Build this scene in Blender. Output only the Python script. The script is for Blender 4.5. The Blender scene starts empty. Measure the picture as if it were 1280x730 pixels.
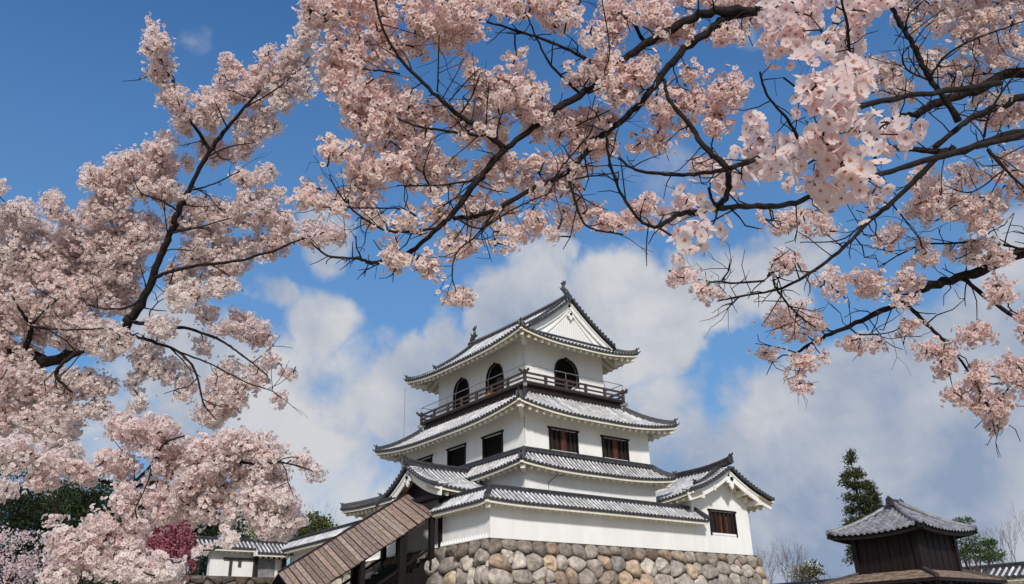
import bpy, math, random
import numpy as np
from mathutils import Vector, Matrix
from mathutils.geometry import tessellate_polygon
SC = bpy.context.scene
COL = SC.collection
V = np.array
rad = math.radians
random.seed(4); RNG = np.random.default_rng(4)

# ------------------------------------------------------------------ camera
# world: X along the keep's right face, Y along its left face, z = 0 on top of the stone base
GROUND = -6.825
CAM = V([-25.629, -35.381, -5.225])
RIGHT = V([0.796577, -0.604028, -0.024806]); UP = V([-0.219331, -0.326999, 0.919220]); FWD = V([0.563346, 0.726789, 0.392962])
FPX = 1049.4
cam = bpy.data.cameras.new('camera'); cam_o = bpy.data.objects.new('camera', cam); COL.objects.link(cam_o)
cam.sensor_width = 36; cam.lens = FPX / 1280 * 36; cam.clip_start = .05; cam.clip_end = 5000
m = Matrix.Identity(4)
for i in range(3):
    m[i][0], m[i][1], m[i][2], m[i][3] = RIGHT[i], UP[i], -FWD[i], CAM[i]
cam_o.matrix_world = m
SC.camera = cam_o
def ray(u, v): return FWD + RIGHT * ((u - 640) / FPX) + UP * ((365 - v) / FPX)
def AT(u, v, d): return CAM + ray(u, v) * d

# ------------------------------------------------------------------ world, sun, exposure
SUN = V([-.48, -.74, .60]); SUN /= np.linalg.norm(SUN)
EXPOSURE = 0.0
w = bpy.data.worlds.new('World'); SC.world = w; w.use_nodes = True
nt = w.node_tree; nt.nodes.clear()
def N(t, tree=None, **k):
    n = (tree or nt).nodes.new(t)
    for a, b in k.items(): setattr(n, a, b)
    return n
out = N('ShaderNodeOutputWorld'); bg = N('ShaderNodeBackground'); nt.links.new(bg.outputs[0], out.inputs[0])
sky = N('ShaderNodeTexSky', sky_type='NISHITA'); sky.sun_disc = False
sky.sun_elevation = math.asin(SUN[2]); sky.sun_rotation = math.atan2(SUN[0], SUN[1])
sky.air_density = 1.0; sky.dust_density = 1.6; sky.ozone_density = 2.5
def mth(op, a, b=None, c=None):
    n = N('ShaderNodeMath', operation=op)
    for i, x in enumerate((a, b, c)):
        if x is None: continue
        if isinstance(x, (int, float)): n.inputs[i].default_value = x
        else: nt.links.new(x, n.inputs[i])
    return n.outputs[0]
tc = N('ShaderNodeTexCoord'); DIRV = tc.outputs['Generated']
def warp(vec, scale, amt, detail):
    n = N('ShaderNodeTexNoise'); n.inputs['Scale'].default_value = scale; n.inputs['Detail'].default_value = detail; n.inputs['Roughness'].default_value = .55; nt.links.new(vec, n.inputs['Vector'])
    a = N('ShaderNodeVectorMath', operation='SUBTRACT'); nt.links.new(n.outputs['Color'], a.inputs[0]); a.inputs[1].default_value = (.5, .5, .5)
    b = N('ShaderNodeVectorMath', operation='MULTIPLY_ADD'); nt.links.new(a.outputs[0], b.inputs[0]); b.inputs[1].default_value = (amt,)*3; nt.links.new(vec, b.inputs[2])
    c = N('ShaderNodeVectorMath', operation='NORMALIZE'); nt.links.new(b.outputs[0], c.inputs[0]); return c.outputs[0]
def noise(scale, detail, rough, vec=DIRV, dist=0.0):
    n = N('ShaderNodeTexNoise'); n.inputs['Scale'].default_value = scale; n.inputs['Detail'].default_value = detail
    n.inputs['Roughness'].default_value = rough; n.inputs['Distortion'].default_value = dist
    nt.links.new(vec, n.inputs['Vector']); return n.outputs['Fac']
# cloud banks stand in world directions round the castle: (pixel, angular radius in px, amount)
BANKS = [(430,570,110,.72),(520,480,60,1),(350,530,95,.72),(560,430,45,.9),(640,400,60,1),(690,350,42,.9),(655,330,24,.7),(760,420,75,1),(820,420,60,1),
 (880,375,48,.8),(940,345,50,.8),(1000,310,45,.8),(870,580,90,.8),(970,590,90,1),(1060,540,70,1),(1120,500,60,1),(1200,450,75,1),
 (1150,590,110,.8),(1270,400,80,1),(1290,560,110,1),(1020,680,130,1),(1200,680,130,1),(1290,310,60,.8),(390,412,42,.8),(325,372,26,.7),(420,292,40,.75),
 (230,500,75,.8),(120,520,60,.6),(20,560,80,.6),(236,60,20,.24),(4,190,16,.42),(860,215,50,.5),(940,62,26,.5),(560,640,110,.7),(350,640,70,.65)]
acc = None; WV = warp(DIRV, 5.0, .20, 5)
ALLB = [(ray(u, v_), r, a) for u, v_, r, a in BANKS]
for az, el, r in ((150, 30, 420), (200, 22, 400), (250, 38, 420), (110, 25, 360), (275, 25, 330), (180, 62, 380)):   # unseen cloud banks added behind the camera to whiten the ambient light
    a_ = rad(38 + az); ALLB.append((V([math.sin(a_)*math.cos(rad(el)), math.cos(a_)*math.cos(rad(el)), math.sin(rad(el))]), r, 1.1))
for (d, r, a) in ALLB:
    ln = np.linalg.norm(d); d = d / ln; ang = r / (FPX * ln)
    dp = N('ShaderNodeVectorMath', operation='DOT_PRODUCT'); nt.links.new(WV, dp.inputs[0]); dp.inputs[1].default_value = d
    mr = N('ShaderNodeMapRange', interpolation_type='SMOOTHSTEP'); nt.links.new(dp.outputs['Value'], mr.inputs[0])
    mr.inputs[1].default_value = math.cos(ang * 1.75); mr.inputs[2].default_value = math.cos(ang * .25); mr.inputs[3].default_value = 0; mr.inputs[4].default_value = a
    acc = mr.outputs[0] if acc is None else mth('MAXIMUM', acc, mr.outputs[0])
n1 = noise(8, 9, .58, dist=.3); n2 = noise(3.2, 6, .55, dist=.2); n3 = noise(22, 5, .6)
cov = mth('ADD', acc, mth('MULTIPLY', mth('SUBTRACT', n1, .5), 1.25)); cov = mth('ADD', cov, mth('MULTIPLY', mth('SUBTRACT', n3, .5), .26))
cm = N('ShaderNodeMapRange', interpolation_type='SMOOTHSTEP'); nt.links.new(cov, cm.inputs[0]); cm.inputs[1].default_value = .27; cm.inputs[2].default_value = .80
cramp = N('ShaderNodeValToRGB'); nt.links.new(mth('ADD', mth('MULTIPLY', n2, .6), mth('MULTIPLY', n1, .4)), cramp.inputs[0])
e = cramp.color_ramp.elements; e[0].position = .38; e[0].color = (.27, .345, .49, 1); e[1].position = .57; e[1].color = (.63, .64, .665, 1)
skm = N('ShaderNodeMix', data_type='RGBA', blend_type='MULTIPLY'); skm.inputs[0].default_value = 1
nt.links.new(sky.outputs[0], skm.inputs[6]); skm.inputs[7].default_value = (.047, .101, .150, 1)
sep = N('ShaderNodeSeparateXYZ'); nt.links.new(DIRV, sep.inputs[0])
hz = N('ShaderNodeMapRange', interpolation_type='SMOOTHSTEP'); nt.links.new(sep.outputs[2], hz.inputs[0]); hz.inputs[1].default_value = .82; hz.inputs[2].default_value = .15; hz.inputs[3].default_value = 0; hz.inputs[4].default_value = .6
hzm = N('ShaderNodeMix', data_type='RGBA'); nt.links.new(hz.outputs[0], hzm.inputs[0]); nt.links.new(skm.outputs[2], hzm.inputs[6]); hzm.inputs[7].default_value = (.20, .36, .56, 1)
mx = N('ShaderNodeMix', data_type='RGBA'); nt.links.new(cm.outputs[0], mx.inputs[0]); nt.links.new(hzm.outputs[2], mx.inputs[6]); nt.links.new(cramp.outputs[0], mx.inputs[7])
nt.links.new(mx.outputs[2], bg.inputs[0]); bg.inputs[1].default_value = 1.0
sun = bpy.data.lights.new('sun', 'SUN'); sun.energy = 3.4; sun.angle = rad(5.0); sun.color = (1, .945, .87)
sun_o = bpy.data.objects.new('sun', sun); COL.objects.link(sun_o); sun_o.rotation_euler = Vector(SUN).to_track_quat('Z', 'Y').to_euler(); sun_o.location = (0, 0, 60)
vs = SC.view_settings; vs.view_transform = 'Standard'; vs.look = 'None'; vs.exposure = EXPOSURE; vs.gamma = 1; vs.use_curve_mapping = False
SC.cycles.max_bounces = 10; SC.cycles.diffuse_bounces = 7; SC.cycles.transmission_bounces = 8; SC.cycles.transparent_max_bounces = 4

# ------------------------------------------------------------------ materials
def mat(name, col, rough=.7, spec=.3, var=.0, scale=3., dark=None, bump=0., bscale=20., attr=False, streak=0., trans=0., tcol=None, dscale=(1, 1, 1)):
    M = bpy.data.materials.new(name); M.use_nodes = True; t = M.node_tree; b = t.nodes['Principled BSDF']
    b.inputs['Roughness'].default_value = rough; b.inputs['Specular IOR Level'].default_value = spec
    L = t.links.new
    co = N('ShaderNodeTexCoord', t); mp = N('ShaderNodeMapping', t); L(co.outputs['Object'], mp.inputs[0]); mp.inputs['Scale'].default_value = dscale
    c = None
    rgb = N('ShaderNodeRGB', t); rgb.outputs[0].default_value = (*col, 1); c = rgb.outputs[0]
    if attr:
        at = N('ShaderNodeAttribute', t); at.attribute_name = 'tint'
        mm = N('ShaderNodeMix', t, data_type='RGBA', blend_type='MULTIPLY'); mm.inputs[0].default_value = 1; L(c, mm.inputs[6]); L(at.outputs['Color'], mm.inputs[7]); c = mm.outputs[2]
    def ns(s, d=5, r=.6):
        n = N('ShaderNodeTexNoise', t); n.inputs['Scale'].default_value = s; n.inputs['Detail'].default_value = d; n.inputs['Roughness'].default_value = r; L(mp.outputs[0], n.inputs['Vector']); return n.outputs['Fac']
    if dark is not None or var:
        rp = N('ShaderNodeValToRGB', t); L(ns(scale), rp.inputs[0]); rp.color_ramp.elements[0].position = .38; rp.color_ramp.elements[1].position = .66
        mm = N('ShaderNodeMix', t, data_type='RGBA'); L(rp.outputs[0], mm.inputs[0])
        dk = dark if dark is not None else tuple(x * (1 - var) for x in col)
        if attr:
            mk = N('ShaderNodeMix', t, data_type='RGBA', blend_type='MULTIPLY'); mk.inputs[0].default_value = 1; L(c, mk.inputs[6]); mk.inputs[7].default_value = tuple(dk[i] / max(col[i], 1e-4) for i in range(3)) + (1,); L(mk.outputs[2], mm.inputs[6])
        else: mm.inputs[6].default_value = (*dk, 1)
        L(c, mm.inputs[7]); c = mm.outputs[2]
    if streak:
        m2 = N('ShaderNodeMapping', t); L(co.outputs['Object'], m2.inputs[0]); m2.inputs['Scale'].default_value = (1.1, 1.1, .22)
        n = N('ShaderNodeTexNoise', t); n.inputs['Scale'].default_value = 1.6; n.inputs['Detail'].default_value = 6; L(m2.outputs[0], n.inputs['Vector'])
        rp = N('ShaderNodeValToRGB', t); L(n.outputs['Fac'], rp.inputs[0]); rp.color_ramp.elements[0].position = .42; rp.color_ramp.elements[1].position = .6
        rp.color_ramp.elements[0].color = (1 - streak, 1 - streak * 1.05, 1 - streak * 1.2, 1)
        mm = N('ShaderNodeMix', t, data_type='RGBA', blend_type='MULTIPLY'); mm.inputs[0].default_value = 1; L(c, mm.inputs[6]); L(rp.outputs[0], mm.inputs[7]); c = mm.outputs[2]
    L(c, b.inputs['Base Color'])
    if bump:
        bp = N('ShaderNodeBump', t); bp.inputs['Strength'].default_value = bump; bp.inputs['Distance'].default_value = .03; L(ns(bscale, 6), bp.inputs['Height']); L(bp.outputs[0], b.inputs['Normal'])
    if trans:
        o = t.nodes['Material Output']; tr = N('ShaderNodeBsdfTranslucent', t); 
        if tcol: mk = N('ShaderNodeMix', t, data_type='RGBA', blend_type='MULTIPLY'); mk.inputs[0].default_value = 1; L(c, mk.inputs[6]); mk.inputs[7].default_value = (*tcol, 1); L(mk.outputs[2], tr.inputs[0])
        else: L(c, tr.inputs[0])
        ms = N('ShaderNodeMixShader', t); ms.inputs[0].default_value = trans
        L(b.outputs[0], ms.inputs[1]); L(tr.outputs[0], ms.inputs[2]); L(ms.outputs[0], o.inputs[0])
    return M
PLASTER = mat('white_plaster', (.85, .85, .85), .85, .2, dark=(.80, .798, .79), scale=.45, bump=.15, bscale=6, streak=.05)
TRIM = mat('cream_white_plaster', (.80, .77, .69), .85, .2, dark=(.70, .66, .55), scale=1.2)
CREAM = mat('aged_shaded_plaster', (.66, .57, .385), .85, .2, dark=(.56, .47, .31), scale=1.5, bump=.1)  # aged cream for soffits, deepened to hold under-eave shade in the colour
PAN = mat('pan_tile', (.085, .088, .10), .5, .4, var=.5, scale=4)
RIB = mat('cover_tile', (.68, .68, .695), .45, .45, attr=True, dark=(.36, .36, .375), scale=2.2, bump=.1, bscale=12)
RIDGE = mat('ridge_tile', (.06, .058, .068), .5, .4, var=.5, scale=4, bump=.2)
RIDGELINE = mat('ridge_mortar', (.30, .30, .32), .7, .3, var=.4)
CAPM = mat('eave_tile', (.075, .075, .085), .5, .4, var=.5, scale=6)
DARKW = mat('dark_wood', (.030, .018, .016), .6, .3, var=.5, scale=3, dscale=(6, 6, 1), bump=.2)
BLACKW = mat('black_timber', (.012, .009, .009), .65, .25, var=.4)
RAILW = mat('weathered_rail_wood', (.088, .066, .062), .6, .3, var=.5, scale=5)
REDW = mat('red_brown_wood', (.16, .035, .022), .6, .3, dark=(.03, .012, .01), scale=2, dscale=(3, 3, .6))
PLANK = mat('weathered_planks', (.42, .325, .275), .75, .25, var=.5, scale=7, attr=True, bump=.4, bscale=30)
STONE = mat('rubble_stone', (.60, .55, .505), .8, .25, var=.5, scale=3.6, attr=True, bump=.9, bscale=11)
GAP = mat('dark_joint', (.075, .062, .052), .9, .1)
DARK = mat('dark_interior', (.008, .006, .006), .8, .1)
REDBOARD = mat('red_board', (.15, .04, .024), .6, .3, var=.6, scale=3, dscale=(5, 5, .6))
METAL = mat('grey_metal', (.16, .165, .18), .45, .5)
WELLW = mat('red_black_boards', (.017, .0075, .007), .6, .3, var=.6, scale=3, dscale=(5, 5, .5), bump=.3)
BOARD = mat('bare_roof_boards', (.36, .29, .22), .7, .3, dark=(.13, .075, .055), scale=2.6, dscale=(2.5, 2.5, 6), bump=.3)
SMALLTILE = mat('grey_pantile', (.30, .305, .325), .45, .5, dark=(.15, .15, .17), scale=5, attr=True)
BARK = mat('cherry_bark', (.028, .020, .019), .8, .2, var=.5, scale=14, bump=.8, bscale=40)
PETAL = mat('cherry_petal', (.98, .895, .88), .6, .1, attr=True, trans=.6, tcol=(1, .875, .83))
PISTIL = mat('flower_heart', (.40, .07, .05), .6, .2)
HEARTHI = mat('open_flower_heart', (.50, .15, .06), .6, .2)
STALK = mat('flower_stalk', (.20, .055, .05), .6, .2)
LEAF = mat('young_leaf', (.16, .17, .04), .5, .3, trans=.4)
PINKP = mat('deep_pink_petal', (.52, .19, .24), .6, .15, attr=True, trans=.4)
NEEDLE = mat('conifer_needles', (.050, .072, .034), .6, .25, attr=True, trans=.2)
SHRUB = mat('shrub_leaves', (.10, .115, .035), .6, .25, attr=True, trans=.25)
TRUNK = mat('tree_bark', (.10, .075, .06), .85, .2, var=.5, scale=8, bump=.6)
TWIG = mat('bare_twigs', (.085, .06, .055), .8, .2)
PAVE = mat('ground_gravel', (.42, .37, .29), .9, .2, dark=(.26, .235, .17), scale=.15, bump=.4, bscale=8)
ORANGE = mat('orange_cloth', (.62, .24, .03), .7, .2)
LATT = mat('grey_lattice', (.68, .68, .68), .7, .3)
BRONZE = mat('dark_bronze', (.05, .05, .055), .5, .5, var=.4)

# ------------------------------------------------------------------ mesh helpers
class MB:
    def __init__(s): s.v = []; s.f = []; s.c = []
    def add(s, vs, fs, col=None):
        o = len(s.v); s.v += [tuple(map(float, p)) for p in vs]; s.f += [tuple(i + o for i in f) for f in fs]
        s.c += [col or (1, 1, 1)] * len(vs)
    def box(s, x0, y0, z0, x1, y1, z1, col=None):
        s.add([(x0,y0,z0),(x1,y0,z0),(x1,y1,z0),(x0,y1,z0),(x0,y0,z1),(x1,y0,z1),(x1,y1,z1),(x0,y1,z1)],
              [(3,2,1,0),(4,5,6,7),(0,1,5,4),(1,2,6,5),(2,3,7,6),(3,0,4,7)], col)
    def sweep(s, pts, prof, up=(0, 0, 1), side=None, col=None, caps=True, scales=None):
        pts = [V(p, float) for p in pts]; n = len(pts); k = len(prof); vs = []
        for i in range(n):
            T = pts[min(i + 1, n - 1)] - pts[max(i - 1, 0)]; T = T / (np.linalg.norm(T) + 1e-9)
            if side is None:
                S = np.cross(T, V(up, float)); S /= (np.linalg.norm(S) + 1e-9)
            else: S = V(side, float)
            U = np.cross(S, T); U /= (np.linalg.norm(U) + 1e-9)
            if U[2] < 0 and side is not None: U = -U
            q = 1 if scales is None else scales[i]
            vs += [pts[i] + S * a * q + U * b * q for a, b in prof]
        fs = [(i*k+j, i*k+(j+1) % k, (i+1)*k+(j+1) % k, (i+1)*k+j) for i in range(n-1) for j in range(k)]
        if caps: fs += [tuple(range(k))[::-1], tuple((n-1)*k + j for j in range(k))]
        s.add(vs, fs, col)
    def bar(s, a, b, w, h, up=(0, 0, 1), col=None):
        s.sweep([a, b], [(-w/2,-h/2),(w/2,-h/2),(w/2,h/2),(-w/2,h/2)], up, col=col)
    def tube(s, pts, r, n=6, col=None):
        pts = [V(p, float) for p in pts]
        rs = list(r) if hasattr(r, '__len__') else [r] * len(pts)
        T = pts[-1] - pts[0]; up = (0, 0, 1) if abs(T[2]) < .9 * np.linalg.norm(T) else (.3, 1, 0)
        s.sweep(pts, [(math.cos(2*math.pi*j/n), math.sin(2*math.pi*j/n)) for j in range(n)], up, col=col, scales=rs)
    def plate(s, poly, o, u, v, th):
        """extrude a 2D outline (u,v axes) by th along u x v, both sides closed"""
        o, u, v = V(o, float), V(u, float), V(v, float); nn = np.cross(u, v); k = len(poly)
        a = [o + u*p[0] + v*p[1] for p in poly]; b = [q + nn*th for q in a]
        s.add(a + b, [tuple(range(k))[::-1], tuple(range(k, 2*k))] + [(i, (i+1) % k, k+(i+1) % k, k+i) for i in range(k)])
    def build(s, name, m_, parent=None, smooth=False, tint=False):
        me = bpy.data.meshes.new(name); me.from_pydata(s.v, [], s.f); me.materials.append(m_)
        if tint:
            a = me.attributes.new('tint', 'FLOAT_COLOR', 'POINT'); a.data.foreach_set('color', V([(*c, 1) for c in s.c], 'f').ravel())
        if smooth: me.polygons.foreach_set('use_smooth', [True] * len(me.polygons))
        me.update(); o = bpy.data.objects.new(name, me); COL.objects.link(o)
        if parent is not None:
            o.parent = parent; o.matrix_parent_inverse = Matrix.Translation(-root_loc(parent))
        return o
def root_loc(o): return Vector(o.location)   # parts keep their own location at zero, so only a thing's base matters
def tag(o, label=None, cat=None, group=None, kind=None):
    for k, v_ in (('label', label), ('category', cat), ('group', group), ('kind', kind)):
        if v_: o[k] = v_
    return o
def thing(name, label, cat, loc=(0, 0, 0), group=None):
    o = bpy.data.objects.new(name, None); COL.objects.link(o); o.location = loc; o.empty_display_size = .3
    return tag(o, label, cat, group)
def copy_tree(o, parent=None):
    c = o.copy(); COL.objects.link(c)
    if parent is not None: c.parent = parent
    for ch in [x for x in bpy.data.objects if x.parent == o]: copy_tree(ch, c)
    return c

def xy(p): return V([p[0], p[1]], float)
class Roof:
    """one tiled slope: eave E0->E1 (plan), inward run, z profile zf(t); sL/sR bound it along the eave"""
    def __init__(s, E0, E1, run, zf, sL=None, sR=None, l0=0, l1=0, Lw=None, flip=False):
        s.E0 = xy(E0); d = xy(E1) - s.E0; s.L = np.linalg.norm(d); s.e = d / s.L; s.n = V([-s.e[1], s.e[0]])
        if flip: s.n = -s.n
        s.run = run; s.zf = zf; s.sL = sL or (lambda t: 0.); s.sR = sR or (lambda t: s.L); s.l0, s.l1 = l0, l1; s.Lw = Lw or s.L * .45
        s.e3 = V([*s.e, 0]); s.n3 = V([*s.n, 0])
    def lift(s, a, t):
        f = lambda d: max(0., 1 - d / s.Lw) ** 2.3
        return (s.l0 * f(a) + s.l1 * f(s.L - a)) * max(0, 1 - t) ** 1.6
    def P(s, a, t, dz=0.):
        q = s.E0 + s.e * a + s.n * (s.run * t); return V([q[0], q[1], s.zf(t) + s.lift(a, t) + dz])
    def Nn(s, a, t):
        h = .02; T = s.P(a, min(1, t + h)) - s.P(a, max(0, t - h)); T /= np.linalg.norm(T); n = np.cross(s.e3, T)
        return n if n[2] > 0 else -n
    def tiles(s, pan, rib, cap, sp=.29, R=.066, nt=9, eave=True):
        ns = max(6, int(s.L / .5)); vs = []; fs = []
        for j in range(nt + 1):
            t = j / nt
            for i in range(ns + 1): vs.append(s.P(s.sL(t) + (s.sR(t) - s.sL(t)) * i / ns, t))
        W = ns + 1
        fs = [(j*W+i, j*W+i+1, (j+1)*W+i+1, (j+1)*W+i) for j in range(nt) for i in range(ns)]
        pan.add(vs, fs)
        lo = min(s.sL(0), s.sL(1)); hi = max(s.sR(0), s.sR(1)); k = int((hi - lo) / sp); a0 = lo + ((hi - lo) - k * sp) / 2
        ang = [math.pi * q / 4 for q in range(5)]
        for i in range(k + 1):
            a = a0 + i * sp; ts = [t for t in np.linspace(0, 1, 33) if s.sL(t) - .02 <= a <= s.sR(t) + .02]
            if len(ts) < 2: continue
            ts = np.linspace(ts[0], ts[-1], max(2, min(9, len(ts)))); tv = float(RNG.normal(1, .11)); a += float(RNG.normal(0, .008))
            vs = []
            for t in ts:
                p = s.P(a, t); nn = s.Nn(a, t)
                vs += [p + s.e3 * R * math.cos(x) + nn * (R * math.sin(x) * 1.1 + .012) for x in ang]
            m_ = len(ts); rib.add(vs, [(q*5+x, q*5+x+1, (q+1)*5+x+1, (q+1)*5+x) for q in range(m_-1) for x in range(4)], (tv, tv, tv*float(RNG.normal(1, .02))))
            if eave and ts[0] < .02:
                p = s.P(a, 0) + s.Nn(a, 0) * .03; o = -s.n3 * .05; z = V([0, 0, 1.])
                c8 = [(math.cos(x * math.pi / 4), math.sin(x * math.pi / 4)) for x in range(8)]
                A = [p + s.n3 * .06 + (s.e3 * x + z * y) * R * 1.12 for x, y in c8]; B = [p + o + (s.e3 * x + z * y) * R * 1.12 for x, y in c8]
                cap.add(A + B, [tuple(range(8, 16))] + [(x, (x+1) % 8, 8+(x+1) % 8, 8+x) for x in range(8)])
        if eave:
            ks = max(8, int(s.L / .4)); vs = []
            for i in range(ks + 1):
                p = s.P(s.L * i / ks, 0); vs += [p - s.n3*.015, p - s.n3*.015 + V([0, 0, -.075]), p + s.n3*.1 + V([0, 0, -.075])]
            cap.add(vs, [(i*3+j, i*3+j+1, (i+1)*3+j+1, (i+1)*3+j) for i in range(ks) for j in range(2)])
    def eaves(s, white, cream, wall_d, drop=.27, rafters=True, fascia=.15, sp=.52):
        ks = max(8, int(s.L / .5))
        path = [s.P(s.L * i / ks, 0, -.06 - fascia / 2) + s.n3 * .1 for i in range(ks + 1)]
        white.sweep(path, [(-.05, -fascia/2), (.05, -fascia/2), (.05, fascia/2), (-.05, fascia/2)])
        tw = wall_d / s.run; vs = []; nj = 4
        for j in range(nj + 1):
            t = (.1 / s.run) + (tw - .1 / s.run) * j / nj
            for i in range(ks + 1): vs.append(s.P(s.sL(t) + (s.sR(t) - s.sL(t)) * i / ks, t, -drop))
        W = ks + 1; cream.add(vs, [(j*W+i+1, j*W+i, (j+1)*W+i, (j+1)*W+i+1) for j in range(nj) for i in range(ks)])
        if rafters:
            k = int((s.L - .5) / sp); a0 = (s.L - k * sp) / 2
            for i in range(k + 1):
                a = a0 + i * sp; t0 = .2 / s.run; ts = [t for t in np.linspace(t0, tw, 9) if s.sL(t) <= a <= s.sR(t)]
                if len(ts) < 2: continue
                white.sweep([s.P(a, t, -drop - .10) for t in (ts[0], (ts[0] + ts[-1]) / 2, ts[-1])], [(-.085, -.12), (.085, -.12), (.1, .0), (.085, .085), (-.085, .085), (-.1, 0)], side=s.e3)
RP = [(-.16, -.1), (.16, -.1), (.16, .1), (.12, .1), (.12, .15), (.15, .15), (.15, .21), (.10, .21), (.10, .25), (.06, .31), (0, .335), (-.06, .31), (-.10, .25), (-.10, .21), (-.15, .21), (-.15, .15), (-.12, .15), (-.12, .1), (-.16, .1)]
def ridge(mb, pts, k=1.0, kh=None):
    kh = kh or k; mb.sweep(pts, [(a * k, b * kh) for a, b in RP])
ONI = [(-.2, -.12), (.2, -.12), (.24, .02), (.19, .12), (.22, .26), (.13, .36), (.05, .42), (.0, .5), (-.05, .42), (-.13, .36), (-.22, .26), (-.19, .12), (-.24, .02)]
def oni(mb, p, d, k=1.0, horn=True):
    """ridge-end ornament standing across direction d with an upturned round horn"""
    d = V([d[0], d[1], 0.], float); d /= np.linalg.norm(d); s_ = np.cross(d, V([0, 0, 1.]))
    mb.plate([(a * k, b * k) for a, b in ONI], V(p, float) - d * .05 * k, s_, (0, 0, 1), -.12 * k)
    q = V(p, float)
    c8 = [(math.cos(x * math.pi / 4) * .1 * k, .14 * k + math.sin(x * math.pi / 4) * .1 * k) for x in range(8)]
    mb.plate(c8, q + d * .07 * k, s_, (0, 0, 1), -.05 * k)
    if horn: mb.tube([q + V([0, 0, .3*k]) - d*.15*k, q + V([0, 0, .36*k]) + d*.12*k, q + V([0, 0, .5*k]) + d*.26*k], [.06*k, .06*k, .05*k], 6)
def hip(roof, side, mb, t1=1., t0=.03, k=.8):
    f = roof.sL if side == 0 else roof.sR
    pts = [roof.P(f(t), t, .06) for t in np.linspace(t0, t1, 9)]; ridge(mb, pts, k); return pts
def verge(roof, a, outd, capmb, parent, t0=0., t1=1., inset=.28, bh=.36, th=.1, sp=.3, drop=.12):
    """tile ends and a white bargeboard along a gable edge"""
    outd = V([*outd, 0.], float); ts = np.linspace(t0, t1, 17); pts = [roof.P(a, t) for t in ts]
    L = sum(np.linalg.norm(pts[i+1] - pts[i]) for i in range(16)); k = int(L / sp); side = roof.n3; vr = MB()
    for i in range(k + 1):
        t = t0 + (t1 - t0) * (i + .3) / (k + 1); p = roof.P(a, t, .05)
        capmb.tube([p - outd * .12, p + outd * .06], .1, 8); vr.tube([p - outd * .85 + V([0, 0, .045]), p - outd * .1 + V([0, 0, .02])], .055, 6)
    capmb.sweep([p + V([0, 0, -.02]) for p in pts], [(-.04, -.05), (.04, -.05), (.04, .05), (-.04, .05)], side=outd)
    inn = [roof.P(a, t, -drop - bh/2 * (1 if t > 0 else 1)) - outd * inset for t in ts]
    whitemb = MB(); whitemb.sweep(inn, [(-th/2, -bh/2), (th/2, -bh/2), (th/2, bh/2), (-th/2, bh/2)], side=outd)
    whitemb.sweep([p + V([0, 0, bh * .33]) + outd * .07 for p in inn], [(-th/2, -.06), (th/2, -.06), (th/2, .06), (-th/2, .06)], side=outd)
    whitemb.build('bargeboard', PLASTER, parent); vr.build('verge_tiles', RIB, parent, True, True)
def pendant(p, outd, k, parent):
    """carved gable pendant with a dark round boss"""
    outd = V([*outd, 0.], float); s_ = np.cross(outd, V([0, 0, 1.])); mb = MB()
    o = [(0, .2), (.26, .12), (.5, -.1), (.42, -.3), (.22, -.28), (.17, -.5), (.0, -.72), (-.17, -.5), (-.22, -.28), (-.42, -.3), (-.5, -.1), (-.26, .12)]
    mb.plate([(a * k, b * k) for a, b in o], p, s_, (0, 0, 1), -.09); q = mb.build('gable_pendant', PLASTER, parent)
    b = MB(); b.tube([V(p) + outd*.06, V(p) + outd * .17], .13 * k, 10); b.build('boss', BLACKW, q)
    return q
def wall_face(mb, o, u, wd, ht, holes=(), depth=.13, out=None):
    """vertical rectangle wd x ht from o along u, with holes cut and their reveals turned inward"""
    o = V(o, float); u = V(u, float); z = V([0, 0, 1.]); nin = np.cross(z, u) if out is None else -V(out, float)
    outer = [(0, 0), (wd, 0), (wd, ht), (0, ht)]
    polys = [[Vector((a, b, 0)) for a, b in outer]] + [[Vector((a, b, 0)) for a, b in h] for h in holes]
    flat = [q for p in polys for q in p]
    mb.add([o + u*q.x + z*q.y for q in flat], [tuple(t) for t in tessellate_polygon(polys)])
    for h in holes:
        k = len(h); A = [o + u*a + z*b for a, b in h]; B = [q + nin*depth for q in A]
        mb.add(A + B, [(i, (i+1) % k, k+(i+1) % k, k+i) for i in range(k)])
    return [[o + u*a + z*b + nin*(depth - .02) for a, b in h] for h in holes]

# ------------------------------------------------------------------ ground
g = MB(); n_ = 60; X = np.concatenate([np.linspace(-2500, -90, 6), np.linspace(-80, 90, 60), np.linspace(100, 2500, 6)])
def gz(x, y): return GROUND + 4.15 * math.exp(-(((x + 20.5) / 6.5) ** 2 + ((y - 3.5) / 7.5) ** 2)) + .06 * math.sin(x * .7) * math.cos(y * .6)
k = len(X); g.add([(x, y, gz(x, y)) for y in X for x in X], [(j*k+i, j*k+i+1, (j+1)*k+i+1, (j+1)*k+i) for j in range(k-1) for i in range(k-1)])
tag(g.build('ground', PAVE, smooth=True), kind='structure')

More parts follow.
